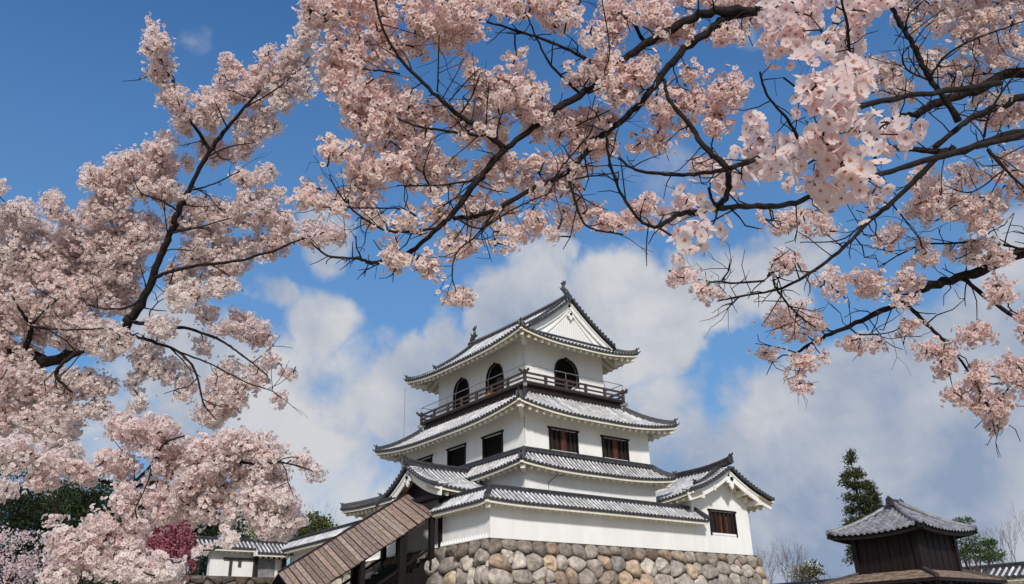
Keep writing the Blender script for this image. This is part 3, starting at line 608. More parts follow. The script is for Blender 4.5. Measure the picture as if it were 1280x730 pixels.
# ------------------------------------------------------------------ entrance hall with gabled porch, left wing wall
en = thing('entrance_hall', 'white entrance hall with curved porch gable above the stair', 'gatehouse', (1, 8, 0))
def entrance():
    yr, half, x0, x1 = 6.7, 3.35, -1.1, 4.2; zr, ze = 4.70, 2.98; zf = gable_prof(zr, ze, half, .42)
    pan, rib, cap, wh, cr, vb = MB(), MB(), MB(), MB(), MB(), MB(); L = x1-x0
    r1 = Roof((x0, yr-half), (x1, yr-half), half, zf, l0=.18, Lw=3); r2 = Roof((x1, yr+half), (x0, yr+half), half, zf)
    r1.tiles(pan, rib, cap, nt=10); r2.tiles(pan, rib, cap, nt=10); r1.eaves(wh, cr, 1.4)
    verge(r1, 0, (-1, 0), cap, en, inset=.3, bh=.46); verge(r2, L, (-1, 0), cap, en, inset=.3, bh=.46)
    for r, a0, a1 in ((r1, .3, 1.5), (r2, L-.3, L-1.5)):
        pts = [r.P(a, t, -.22) for a in (a0, a1) for t in np.linspace(0, 1, 13)]; cr.add(pts, [(i, i+1, 14+i, 13+i) for i in range(12)])
    # pent roof running on to the left with an upturned hip end
    zp = lambda t: 3.12 + (4.75-3.12)*(.8*t+.2*t*t); Lp = 14.7 - (yr+1.5)
    r3 = Roof((x0, 14.7), (x0, yr+1.5), 4.6, zp, lambda t: 2.2*t, l0=.22, Lw=5); r3.tiles(pan, rib, cap, nt=8); r3.eaves(wh, cr, 1.45)
    r4 = Roof((3.5, 14.7), (x0, 14.7), 2.2, zp, None, lambda t: 4.6 - 4.6*t, l1=.22, Lw=2.5); r4.tiles(pan, rib, cap, nt=6); r4.eaves(wh, cr, 1.0)
    root = pan.build('tiled_roof', PAN, en); rib.build('cover_tiles', RIB, root, True, True); cap.build('eave_tiles', CAPM, root); wh.build('rafters', TRIM, root); cr.build('soffit', CREAM, root)
    m_ = MB(); ridge(m_, [(x, yr, zr + .02 + .16*max(0, 1-(x-x0)/2.5)**2) for x in np.linspace(x0, x1, 9)], .95, 1.0); m_.build('ridge', RIDGE, root)
    o = MB(); oni(o, (x0-.02, yr, zr+.2), (-1, 0), .9); o.build('ridge_ornament', BRONZE, root)
    h = MB(); pts = [r3.P(r3.sL(t), t, .06) for t in np.linspace(.02, 1, 9)]; ridge(h, pts, .85); oni(h, pts[0], (-1, 1), .7); h.build('hip_ridge', RIDGE, root)
    pendant((x0+.22, yr, 4.05), (-1, 0), .75, root)
    w_ = MB(); wall_face(w_, (.35, 14.0, -.02), (0, -1, 0), 14.0-4.45, 3.15, [], depth=1.2, out=(-1, 0, 0)); w_.box(.36, 13.9, -.02, 4, 14.0, 3.1); w_.build('plaster_wall', PLASTER, en)
    
    for y, k in ((4.5, 36),): t = MB(); teeth(t, (.25, y, 0), (0, 1, 0), k); t.build('base_teeth', PLASTER, en)
    for y in (4.62, 9.2):
        p = MB(); p.box(-.1, y-.12, -.02, .15, y+.12, 3.0); p.build('post', BLACKW, en)
    bm = MB(); bm.box(-.8, 3.6, 2.55, -.6, 10.0, 2.8); bm.build('porch_beam', BLACKW, en)
    ga = MB(); ga.plate([(-3.0, 2.6), (3.0, 2.6)] + [(y, zf(1-abs(y)/half)-.3) for y in np.linspace(3.0, -3.0, 15)], (-.15, yr, 0), (0, 1, 0), (0, 0, 1), .06); ga.build('gable_boards', DARKW, en)
entrance()
lw = thing('wing_wall', 'white roofed wall running back left beyond the entrance hall', 'wall', (0, 19, 0))
mb = MB(); mb.box(.3, 14.02, -.02, .8, 25.4, 2.2); mb.build('plaster_wall', PLASTER, lw)
wall_roof(lw, (-.5, 25.9), (-.5, 14.9), 1.0, 1.85, 2.6, 0., 0.)
t = MB(); teeth(t, (.22, 14.1, 0), (0, 1, 0), 42); t.build('base_teeth', PLASTER, lw)
# ------------------------------------------------------------------ covered stair
stair = thing('covered_stairway', 'wooden stairway under a sloping plank roof leading up to the keep', 'stairway', (-5, 5.4, GROUND))
def stairs():
    A, B = V([-.62, 7.2, 3.23]), V([-8.05, 7.2, -1.34]); d = (B-A); L = np.linalg.norm(d); d /= L
    half, drop = 2.85, 1.5; r = random.Random(2)
    for sy, nm in ((-1, 'plank_roof'), (1, 'plank_roof')):
        mb = MB(); n = 29; wd = L/n
        for i in range(n):
            p = A + d*(wd*(i+.5)); off = r.uniform(-.012, .012); ov = r.uniform(-.05, .05); lift = 0
            a = p + V([0, 0, lift + off]); b_ = p + V([0, sy*(half+ov), -drop + lift + off])
            tone = r.uniform(.55, 1.15); c = (tone*1.0, tone*r.uniform(.9, 1.0), tone*r.uniform(.86, 1.0))
            mb.bar(a, b_, wd*.82, .055, up=np.cross(b_-a, d), col=c)
        mb.build(nm, PLANK, stair, tint=True); ub = MB(); q = V([0, sy*half, -drop]); dn = V([0, 0, -.05]); ub.add([A + dn, B + dn, B + q*.99 + dn, A + q*.99 + dn], [(0, 1, 2, 3)]); ub.build('under_boards', BLACKW, stair)
    rc = MB(); rc.bar(A + V([0, 0, .06]), B + V([0, 0, .06]), .16, .1); rc.build('ridge_cap', DARKW, stair)
    for sy in (-1, 1):
        e = MB(); o = V([0, sy*2.66, -drop - .02]); e.bar(A + o, B + o, .12, .16); e.build('eave_beam', BLACKW, stair)
        for k, x in enumerate((-.62, -2.42, -4.72, -7.1)):
            q = A + d*((A[0]-x)/-d[0]*1.0); z1 = q[2] - drop; p = MB(); w_ = .13 if k != 1 else .2
            p.box(x-w_, 7.2+sy*2.62-.13, z1-2.9, x+w_, 7.2+sy*2.62+.13, z1); p.build('post', BLACKW, stair)
        for dz in (-3.25,):
            h = MB(); o = V([0, sy*2.6, dz]); h.bar(A + o + d*.2, B + o, .09, .13); h.build('handrail', BLACKW, stair)
    n = 24; st = MB(); 
    for i in range(n):
        x = .2 - i*.44; z = .0 - i*.272; st.box(x-.44, 4.95, z-.7, x, 9.5, z-.22)
    st.build('steps', BLACKW, stair)
    s2 = MB(); s2.add([(.2, y, z) for y in (4.9, 9.55) for z in (-.5, -6.9)] + [(-10.2, y, -6.9) for y in (4.9, 9.55)], [(0, 4, 1), (2, 3, 5), (0, 2, 5, 4)]); s2.build('stair_side', BLACKW, stair)
stairs()
# ------------------------------------------------------------------ gate building left of the keep
gb = thing('gate_building', 'low white gate building with tiled roof left of stairway', 'building', (-2.6, 26, 0))
def gatehouse():
    y = 26.0; x0, x1 = -5.3, .3
    mb = MB(); mb.box(x0, y, -.02, x1, y+.5, 2.0); mb.build('plaster_wall', PLASTER, gb)
    wall_roof(gb, (-6.4, y-.7), (-2.35, y-.7), .95, 1.92, 2.5, 0., 0., sp=.30, rk=.8, wd=.7)
    wall_roof(gb, (-2.4, y-1.1), (.75, y-1.1), 1.35, 1.62, 2.46, 0., 0., sp=.30, rk=.8, both=False, wd=1.05)
    e = MB(); e.box(-2.48, y-1.12, 1.42, -2.38, y-.6, 1.75); e.build('verge_board', PLASTER, gb)
    for x in (-2.1, .05):
        p = MB(); p.box(x-.13, y-.3, -.02, x+.13, y-.05, 1.6); p.build('post', DARKW, gb)
    l = MB(); l.box(-4.4, y-.14, 1.2, -2.0, y-.02, 1.34); l.build('lintel', DARKW, gb)
    l = MB(); l.box(-2.0, y-.2, 1.35, .3, y-.04, 1.6); l.build('lintel', DARKW, gb)
    d = MB(); d.box(-1.95, y-.08, .0, -.6, y-.02, 1.3); d.build('door_leaf', RIDGELINE, gb)
    s_ = MB(); s_.box(-3.95, y-.08, .0, -3.75, y-.015, 1.2); s_.build('door_jamb', RIDGE, gb)
    s_ = MB(); s_.box(-3.32, y-.1, .75, -3.12, y-.02, 1.2); s_.build('plaque', RAILW, gb)
gatehouse()
lb = thing('low_stone_wall', 'dark reddish boulder wall under the low gate building', 'stone wall', (-4, 25, GROUND))
mb = MB(); stones(mb, (-14, 24.9, .02), (1, 0, 0), 13.6, HB, (0, -1, 0), 21, .12, size=.75, tone=.42); mb.build('stone_facing', STONE, lb, True, True)
b = MB(); backing(b, (-14, 24.95, 0), (1, 0, 0), 13.6, HB, (0, -1, 0), .12); b.box(-14, 24.95, GROUND, -.3, 38, -.04); b.build('core', GAP, lb)
fe = thing('wooden_fence', 'dark timber fence posts left of the gate building', 'fence', (-6.4, 26, 0))
for x in (-7.6, -7.05, -6.5, -6.1):
    p = MB(); p.box(x-.09, 25.9, -.03, x+.09, 26.08, 1.25); p.build('post', DARKW, fe)
for z in (.45, 1.0):
    p = MB(); p.box(-7.7, 25.93, z, -6.0, 26.04, z+.12); p.build('rail', DARKW, fe)
# ------------------------------------------------------------------ well house on the right
def on_z(u, v, z): d = ray(u, v); return CAM + d*((z-CAM[2])/d[2])
wh_ = thing('well_house', 'dark timber well house with pantiled hip roof and board skirt', 'well house', (1.2, -20.8, GROUND))
def well():
    zc = -2.08; c = on_z(1151, 650, zc); a = on_z(1040, 667, zc); b_ = on_z(1222, 659, zc)
    x0, y0 = c[0], c[1]; ly = a[1]-y0; lx = b_[0]-x0; mx_, my_ = x0+lx/2, y0+ly/2
    z0 = zc-.2; zt = zc + .76; run = min(lx, ly)/2; pan, rib, cap = MB(), MB(), MB()
    hx, hy = lx/2, ly/2; rl = abs(hy-hx) + .22
    cs = [(mx_-hx, my_-hy), (mx_+hx, my_-hy), (mx_+hx, my_+hy), (mx_-hx, my_+hy)]
    zf = lambda t: z0 + (zt-z0)*(.72*t + .28*t*t); ns = .185; rr = []
    tl = MB()
    for i in range(4):
        L = lx if i % 2 == 0 else ly; ru = hy if i % 2 == 0 else hx
        r = Roof(cs[i], cs[(i+1) % 4], ru, zf, lambda t, L=L: (L/2-.10)*t, lambda t, L=L: L - (L/2-.10)*t, .13, .13, Lw=L*.5); rr.append(r)
        rows = 9; rg = random.Random(i)
        for j in range(rows):
            t0, t1 = j/rows, (j+1.18)/rows; k = int(L/ns)
            for q in range(k):
                s0 = q*L/k; s1 = s0 + L/k; tm = (t0+min(t1, 1))/2
                if s0 + ns*.5 < r.sL(tm) or s1 - ns*.5 > r.sR(tm): continue
                vs = []; t1 = min(t1, 1.0)
                for t, dz in ((t0, .05), (t1, .012)):
                    for f, h in ((0, .03), (.22, .055), (.45, .02), (.75, .0), (1, .03)): vs.append(r.P(min(max(s0 + (s1-s0)*f, r.sL(t)-.03), r.sR(t)+.03), t, dz + h))
                for f, h in ((0, .03), (.22, .055), (.45, .02), (.75, .0), (1, .03)): vs.append(r.P(s0 + (s1-s0)*f, t0, dz + h - .02))
                v_ = rg.uniform(.75, 1.2); tl.add(vs, [(x, x+1, 6+x, 5+x) for x in range(4)] + [(10+x, 11+x, 1+x, x) for x in range(4)], (v_, v_, v_))
        r.tiles(pan, MB(), MB(), nt=6, eave=False)
    root = tl.build('tiled_roof', SMALLTILE, wh_, tint=True); pan.build('roof_boards', BLACKW, root)
    for i in range(4):
        h = MB(); pts = [rr[i].P(rr[i].sL(t), t, .07) for t in np.linspace(.02, 1, 8)]; h.tube(pts, .07, 8); d = xy(pts[0])-xy(pts[-1]); oni(h, pts[0] + V([0, 0, -.05]), d, .22, False); h.build('hip_ridge', SMALLTILE, root, True, True)
    top = MB(); top.tube([(mx_-.32, my_, zt+.1), (mx_+.32, my_, zt+.1)], .085, 8); oni(top, (mx_-.34, my_, zt+.02), (-1, 0), .5, False); oni(top, (mx_+.34, my_, zt+.02), (1, 0), .42, False); top.build('ridge', RIDGE, root)
    # body: boarded box with posts
    bx, by = hx*.64, hy*.64; zb, ztb = zc-1.32, zc-.14; body = MB(); 
    for sx, sy, wdt, ax in ((-1, 0, 2*by, 1), (1, 0, 2*by, 1), (0, -1, 2*bx, 0), (0, 1, 2*bx, 0)):
        k = int(wdt/.17)
        for q in range(k):
            o = -wdt/2 + wdt*(q+.5)/k; cx_, cy_ = (mx_+sx*bx, my_+o) if ax else (mx_+o, my_+sy*by); w2 = wdt/k*.46; t = .02 + .012*(q % 2)
            body.box(cx_-(t if ax else w2), cy_-(w2 if ax else t), zb, cx_+(t if ax else w2), cy_+(w2 if ax else t), ztb)
    body.build('board_wall', WELLW, wh_); inn = MB(); inn.box(mx_-bx+.02, my_-by+.02, zb, mx_+bx-.02, my_+by-.02, ztb+.2); inn.build('dark_inside', DARK, wh_)
    for sx in (-1, 1):
        for sy in (-1, 1):
            p = MB(); p.box(mx_+sx*bx-.08, my_+sy*by-.08, GROUND, mx_+sx*bx+.08, my_+sy*by+.08, ztb); p.build('corner_post', WELLW, wh_)
    un = MB()
    for i in range(4):
        r = rr[i]; un.sweep([r.P(r.L*q/8, 0, -.06) + r.n3*.1 for q in range(9)], [(-.05, -.06), (.05, -.06), (.05, .06), (-.05, .06)])
        for q in range(int(r.L/.25)):
            s_ = .15 + q*.25; te = min(.4, s_/(r.L/2)*.95, (r.L-s_)/(r.L/2)*.95)
            if te > .08: un.bar(r.P(s_, .04, -.11), r.P(s_, te, -.11), .06, .08)
    un.build('eave_rafters', BLACKW, wh_)
    # board skirt roof
    sx_, sy_ = hx*1.2, hy*1.2; zs, zi = zc-1.56, zc-1.26; sk = MB(); cs2 = [(mx_-sx_, my_-sy_), (mx_+sx_, my_-sy_), (mx_+sx_, my_+sy_), (mx_-sx_, my_+sy_)]; ed = MB()
    for i in range(4):
        L = 2*(sx_ if i % 2 == 0 else sy_); inn_ = (sx_-bx) if i % 2 == 0 else (sy_-by); ru = (sy_-by) if i % 2 == 0 else (sx_-bx)
        r = Roof(cs2[i], cs2[(i+1) % 4], ru, lambda t: zs + (zi-zs)*t, lambda t, q=inn_: q*t, lambda t, q=inn_, L=L: L-q*t); r.tiles(sk, MB(), MB(), nt=3, eave=False)
        ed.sweep([r.P(0, 0, -.05), r.P(r.L, 0, -.05)], [(-.03, -.05), (.03, -.05), (.03, .045), (-.03, .045)])
        h = MB(); h.bar(r.P(0, 0, .03), r.P(r.sL(1), 1, .03), .11, .09); h.build('hip_batten', RAILW, wh_)
        for q in range(int(L/.3)):
            te = min(.8, (.15+q*.3)/inn_*.9, (L-.15-q*.3)/inn_*.9)
            if te > .12: ed.bar(r.P(.15+q*.3, .03, -.12), r.P(.15+q*.3, te, -.12), .06, .08)
    sk.build('skirt_roof', BOARD, wh_); ed.build('skirt_rafters', WELLW, wh_)
    lo = MB(); lo.box(mx_-bx*1.5, my_-by*1.5, GROUND, mx_+bx*1.5, my_+by*1.5, GROUND+.7); lo.build('well_curb', STONE, wh_, tint=True)
    for sx in (-1, 1):
        for sy in (-1, 1):
            p = MB(); p.box(mx_+sx*sx_*.86-.09, my_+sy*sy_*.86-.09, GROUND, mx_+sx*sx_*.86+.09, my_+sy*sy_*.86+.09, zs-.02); p.build('post', WELLW, wh_)
    bm = MB()
    for sx in (-1, 1): bm.box(mx_+sx*sx_*.86-.06, my_-sy_*.9, zs-.34, mx_+sx*sx_*.86+.06, my_+sy_*.9, zs-.16)
    for sy in (-1, 1): bm.box(mx_-sx_*.9, my_+sy*sy_*.86-.055, zs-.5, mx_+sx_*.9, my_+sy*sy_*.86+.055, zs-.345)
    bm.build('tie_beam', WELLW, wh_)
well()
# ------------------------------------------------------------------ boundary wall on the right
bw = thing('boundary_wall', 'distant tiled boundary wall running behind the well house', 'wall', (24.8, -10, GROUND))
ZW = -1.66
mb = MB(); mb.box(24.55, -30, GROUND, 25.05, 30, ZW-.5); mb.build('plaster_wall', PLASTER, bw)
wall_roof(bw, (23.8, 30), (23.8, -30), 1.0, ZW-.62, ZW-.06, 0., 0., sp=.34, rk=.8)
# ------------------------------------------------------------------ vegetation
def catmull(pts, n=5):
    P = [V(p, float) for p in pts]; P = [2*P[0]-P[1]] + P + [2*P[-1]-P[-2]]; o = []
    for i in range(1, len(P)-2):
        for k in range(n):
            t = k/n; a, b, c, d = P[i-1:i+3]; o.append(.5*((2*b) + (c-a)*t + (2*a-5*b+4*c-d)*t*t + (3*b-a-3*c+d)*t**3))
    o.append(P[-2]); return o
def tri_mesh(name, verts, tris, mats, midx, tint, parent):
    me = bpy.data.meshes.new(name); nv, nf = len(verts), len(tris)
    me.vertices.add(nv); me.vertices.foreach_set('co', np.asarray(verts, 'f').ravel())
    me.loops.add(nf*3); me.loops.foreach_set('vertex_index', np.asarray(tris, 'i').ravel())
    me.polygons.add(nf); me.polygons.foreach_set('loop_start', np.arange(nf, dtype='i')*3)
    for q in mats: me.materials.append(q)
    if midx is not None: me.polygons.foreach_set('material_index', np.asarray(midx, 'i'))
    a = me.attributes.new('tint', 'FLOAT_COLOR', 'POINT'); a.data.foreach_set('color', np.concatenate([tint, np.ones((nv, 1))], 1).astype('f').ravel())
    me.update(calc_edges=True); me.validate(); o = bpy.data.objects.new(name, me); COL.objects.link(o); o.parent = parent
    if parent is not None: o.matrix_parent_inverse = Matrix.Translation(-root_loc(parent))
    return o
def flower_template(hi):
    v = []; f = []; mi = []
    for p in range(5):
        a = p*2*math.pi/5; R_ = V([[math.cos(a), -math.sin(a), 0], [math.sin(a), math.cos(a), 0], [0, 0, 1]])
        if hi: q = [(.06, 0, 0), (.42, -.34, .10), (.48, 0, .03), (.42, .34, .10), (.76, -.47, .20), (.76, .47, .20), (1.0, -.2, .24), (.9, 0, .18), (1.0, .2, .24)]; t = [(0,1,2),(0,2,3),(1,4,2),(2,5,3),(2,4,6),(2,6,7),(2,7,8),(2,8,5)]
        else: q = [(.05, 0, 0), (.62, -.45, .14), (.98, 0, .2), (.62, .45, .14)]; t = [(0,1,2),(0,2,3)]
        o = len(v); v += [R_ @ V(x) for x in q]; f += [tuple(o+i for i in x) for x in t]; mi += [0]*len(t)
    o = len(v); k = 10; rr = (.36, .12) if hi else (.32, .14)
    for i in range(k): a = i*2*math.pi/k + math.pi/5; r = rr[i % 2]; v.append(V([r*math.cos(a), r*math.sin(a), .06 if hi else .07]))
    v.append(V([0, 0, .10])); f += [(o+i, o+(i+1) % k, o+k) for i in range(k)]; mi += [1]*k
    o = len(v); v += [V([-.05, 0, -.02]), V([.05, 0, -.02]), V([0, .04, -1.9])]; f += [(o, o+1, o+2)]; mi += [2]
    return V(v), V(f), V(mi)
TEMPL = {True: flower_template(True), False: flower_template(False)}
def frames(n_):
    """two unit vectors across each normal, randomly turned"""
    r = RNG.normal(size=n_.shape); a = np.cross(n_, r); a /= np.linalg.norm(a, axis=1)[:, None]; return a, np.cross(n_, a)
def flowers_mesh(name, cen, nrm, scl, parent, hi, tint, mats):
    tv, tf, tm = TEMPL[hi]; a, b = frames(nrm); k = len(tv)
    cup = RNG.uniform(.5, 2.0, len(cen))
    P = cen[:, None] + scl[:, None, None]*(tv[None, :, 0, None]*a[:, None] + tv[None, :, 1, None]*b[:, None] + (tv[None, :, 2]*np.where(tv[None, :, 2] > 0, cup[:, None], 1))[..., None]*nrm[:, None])
    F = (tf[None] + (np.arange(len(cen))*k)[:, None, None]).reshape(-1, 3)
    return tri_mesh(name, P.reshape(-1, 3), F, mats, np.tile(tm, len(cen)), np.repeat(tint, k, 0), parent)
def leaves_mesh(name, cen, dirs, ln, wd, parent, m_, tint):
    a, _ = frames(dirs); n_ = len(cen); P = np.stack([cen, cen + dirs*ln[:, None]*.5 + a*wd[:, None], cen + dirs*ln[:, None], cen + dirs*ln[:, None]*.5 - a*wd[:, None]], 1)
    F = (V([[0, 1, 2], [0, 2, 3]])[None] + (np.arange(n_)*4)[:, None, None]).reshape(-1, 3)
    return tri_mesh(name, P.reshape(-1, 3), F, [m_], None, np.repeat(tint, 4, 0), parent)
def unit(x): return x / (np.linalg.norm(x, axis=-1, keepdims=True) + 1e-9)
def cherry(root, strokes, blobs, fr=.0195, cr=.062, per=13, kd=1.75, side=0., hi=False, seed=1, mats=None, twig=.0045, leafp=.2, tint=(1, 1, 1)):
    """branches follow the strokes; flower clusters fill the blobs round the branches; a twig reaches each cluster"""
    rg = np.random.default_rng(seed); nodes = []; nr = []; tws = MB()
    for (r0, r1, d0, d1, pts) in strokes:
        n = len(pts); P3 = [AT(*p, d0 + (d1-d0)*i/(n-1)) if len(p) == 2 else V(p) for i, p in enumerate(pts)]
        C_ = catmull(P3, 6); k = len(C_); rs = [r0 + (r1-r0)*(i/(k-1))**.8 for i in range(k)]
        C_ = [p + rg.normal(0, 1, 3)*rs[i]*.22 for i, p in enumerate(C_)]; rs = [q*rg.uniform(.9, 1.12) for q in rs]
        mb = MB(); mb.tube(C_, rs, 8 if r0 > .03 else 6); mb.build('trunk' if r0 > .085 else 'branch', BARK, root, True); nodes += C_; nr += rs
        if r0 < .06 and side:
            for i in range(1, k-1):
                if rg.uniform() < side:
                    T = unit(C_[min(i+1, k-1)] - C_[i-1]); d = unit(T*.7 + rg.normal(0, .75, 3)); L = rg.uniform(.07, .21)*(d0+d1)/10; q = [C_[i]]
                    for _ in range(3): d = unit(d + rg.normal(0, .28, 3)); q.append(q[-1] + d*L/2)
                    r_ = min(rs[i]*.6, .0045*(d0+d1)/10); tws.tube(q, [r_, r_*.9, r_*.75, r_*.5], 4); nodes += q[1:]
                    if rg.uniform() < .5: e_ = unit(d + rg.normal(0, .8, 3)); tws.tube([q[2], q[2] + e_*L*.4, q[2] + unit(e_ + rg.normal(0, .3, 3))*L*.8], [r_*.6, r_*.55, r_*.4], 4)
    if tws.v: tws.build('twig_sprays', BARK, root, True)
    cl = []
    for (u0, v0, u1, v1, d, kk) in blobs:
        rc = cr*FPX/d; A = math.pi*(u1-u0)*(v1-v0)/4; n = max(1, int(round(kd*kk*A/(math.pi*rc*rc)))); hx, hy = max(2, (u1-u0)/2 - rc*.45), max(2, (v1-v0)/2 - rc*.45)
        for i in range(n):
            r_ = math.sqrt(rg.uniform()); a = rg.uniform(0, 6.283); sz = min(u1-u0, v1-v0)/2*d/FPX
            cl.append(AT((u0+u1)/2 + hx*r_*math.cos(a), (v0+v1)/2 + hy*r_*math.sin(a), d + rg.normal(0, .55)*sz*math.sqrt(max(.05, 1-r_*r_)) + rg.normal(0, .05)))
    cl = V(cl)
    # twigs: join every cluster to its nearest neighbour already on the tree
    nd = V(nodes); D = np.linalg.norm(cl[:, None] - nd[None], axis=2); best = D.min(1); par = nd[D.argmin(1)].copy(); done = np.zeros(len(cl), bool); tw = MB(); depth_r = np.full(len(cl), twig)
    for _ in range(len(cl)):
        i = int(np.argmin(np.where(done, 1e9, best))); done[i] = True; a, b = par[i], cl[i]; L = np.linalg.norm(b-a)
        if L > .02:
            mid = (a+b)/2 + rg.normal(0, .1, 3)*L + V([0, 0, -.04*L]); tw.tube([a, mid, b], [twig*(1.6 if L > .3 else 1.1), twig*1.1, twig*.7], 4)
        dn = np.linalg.norm(cl - b, axis=1)*1.15; up_ = (dn < best) & ~done; best[up_] = dn[up_]; par[up_] = b
    if tw.v: tw.build('twig_sprays', BARK, root, True)
    cnt = rg.poisson(per, len(cl)) + 3; idx = np.repeat(np.arange(len(cl)), cnt); n = len(idx)
    dr = unit(rg.normal(size=(n, 3)) + V([0, 0, -.15])); rr = cr*rg.uniform(.35, 1.05, n)**.45*rg.uniform(.6, 1.3, len(cl))[idx]
    ax = unit(rg.normal(size=(len(cl), 3))*V([1, 1, .7]))[idx]; cen = cl[idx] + dr*rr[:, None]*V([1, 1, .9])*.85 + ax*(rg.normal(0, .62, n)*cr)[:, None]; nrm = unit(dr + rg.normal(size=(n, 3))*.33)
    sc = fr*rg.uniform(.8, 1.15, n); ct = rg.uniform(0, 1, len(cl))[idx]; ft = rg.uniform(0, 1, n)*.6 + ct*.4
    lo = .5 + .5*np.sin(cl[:, 0]*2.1 + seed)*np.cos(cl[:, 2]*1.7 + cl[:, 1]*1.3); ft = ft*.6 + lo[idx]*.4
    tn = np.stack([.97 + .04*ft, .88 + .2*ft, .875 + .22*ft], 1)*(.92 + .1*rg.uniform(0, 1, n))[:, None]*V(tint); tn = np.minimum(tn, 1.12)
    flowers_mesh('blossoms', cen, nrm, sc, root, hi, tn, mats or [PETAL, HEARTHI if hi else PISTIL, STALK])
    m = rg.uniform(size=len(cl)) < leafp; m = np.where(m)[0]
    if len(m):
        m = np.repeat(m, 3); dd = unit(rg.normal(size=(len(m), 3)) + V([0, 0, .4])); leaves_mesh('leaves', cl[m] + dd*cr*.6, dd, fr*rg.uniform(1.2, 2.2, len(m)), np.full(len(m), fr*.4), root, LEAF, np.ones((len(m), 3)))
    return n

def foot(u, v, d):
    p = AT(u, v, d); return V([p[0], p[1], gz(p[0], p[1]) - .1])
# ---- left cherry tree: trunk outside the frame, limbs and blossoms reach in
B0 = foot(-260, 500, 8.2)
lt = thing('cherry_tree', 'large pale pink cherry tree in full bloom filling the left side', 'tree', tuple(B0))
D = 7.6
L_STROKES = [(.17, .11, 0, 0, [tuple(B0), tuple(B0 + V([.1, .1, 1.2])), tuple(AT(-190, 560, 8.1)), tuple(AT(-120, 470, 7.9))]),
 (.066, .041, 7.9, 7.6, [(-120,470),(-50,438),(0,439),(37,445),(70,451),(123,427),(148,416),(164,398)]),
 (.041, .011, 7.6, 7.4, [(164,398),(181,369),(201,320),(214,291),(222,263),(236,238),(257,197),(284,160),(306,134),(325,113)]),
 (.018, .005, 7.5, 7.3, [(263,189),(247,164),(232,140),(215,100),(199,70),(187,41)]),
 (.022, .006, 7.6, 7.2, [(181,369),(190,352),(205,342),(247,332),(296,326),(340,314),(366,303),(405,290)]),
 (.02, .006, 7.6, 7.2, [(160,400),(185,406),(230,410),(271,423),(295,438),(312,451),(335,470)]),
 (.02, .005, 7.6, 7.1, [(150,416),(168,420),(200,430),(222,439),(242,460),(250,485),(255,505),(270,525)]),
 (.009, .004, 7.3, 7.0, [(222,439),(263,455),(308,478),(338,488),(349,496)]),
 (.028, .008, 7.7, 7.4, [(30,443),(39,408),(29,394),(15,370)]), (.012, .005, 7.5, 7.4, [(39,408),(60,411),(94,412),(136,410)]), (.012, .005, 7.6, 7.4, [(39,408),(52,392),(75,372)]),
 (.045, .03, 7.8, 7.6, [(37,445),(49,460),(45,480),(30,500)]), (.03, .01, 7.6, 7.3, [(123,427),(100,440),(80,452),(70,470),(90,490)]),
 (.014, .005, 7.5, 7.3, [(181,369),(160,384),(130,386),(110,380)]), (.01, .004, 7.4, 7.2, [(222,263),(200,250),(175,240),(165,215)]), (.01, .004, 7.4, 7.2, [(236,238),(262,232),(300,214)]),
 (.01, .004, 7.5, 7.3, [(214,291),(245,285),(290,272)]), (.008, .004, 7.4, 7.2, [(284,160),(275,140),(268,125)]), (.008, .004, 7.4, 7.2, [(257,197),(285,184),(320,178)]), (.008, .004, 7.4, 7.3, [(306,134),(335,118),(360,100),(385,75)]),
 (.022, .012, 6.6, 5.8, [(-120,520),(-40,560),(10,572),(44,579),(86,590),(130,602),(164,607),(209,600)]),
 (.016, .005, 5.8, 5.4, [(209,600),(235,585),(270,575),(320,580),(352,578),(390,588)]), (.012, .005, 5.9, 5.5, [(164,607),(190,580),(205,555),(230,545)]),
 (.014, .005, 5.9, 5.5, [(190,603),(225,620),(265,640),(300,650),(345,640)]), (.007, .004, 6.2, 5.3, [(86,590),(110,630),(130,665),(170,690),(215,700)]), (.006, .003, 6.0, 5.4, [(44,579),(70,640),(80,690),(75,725)])]
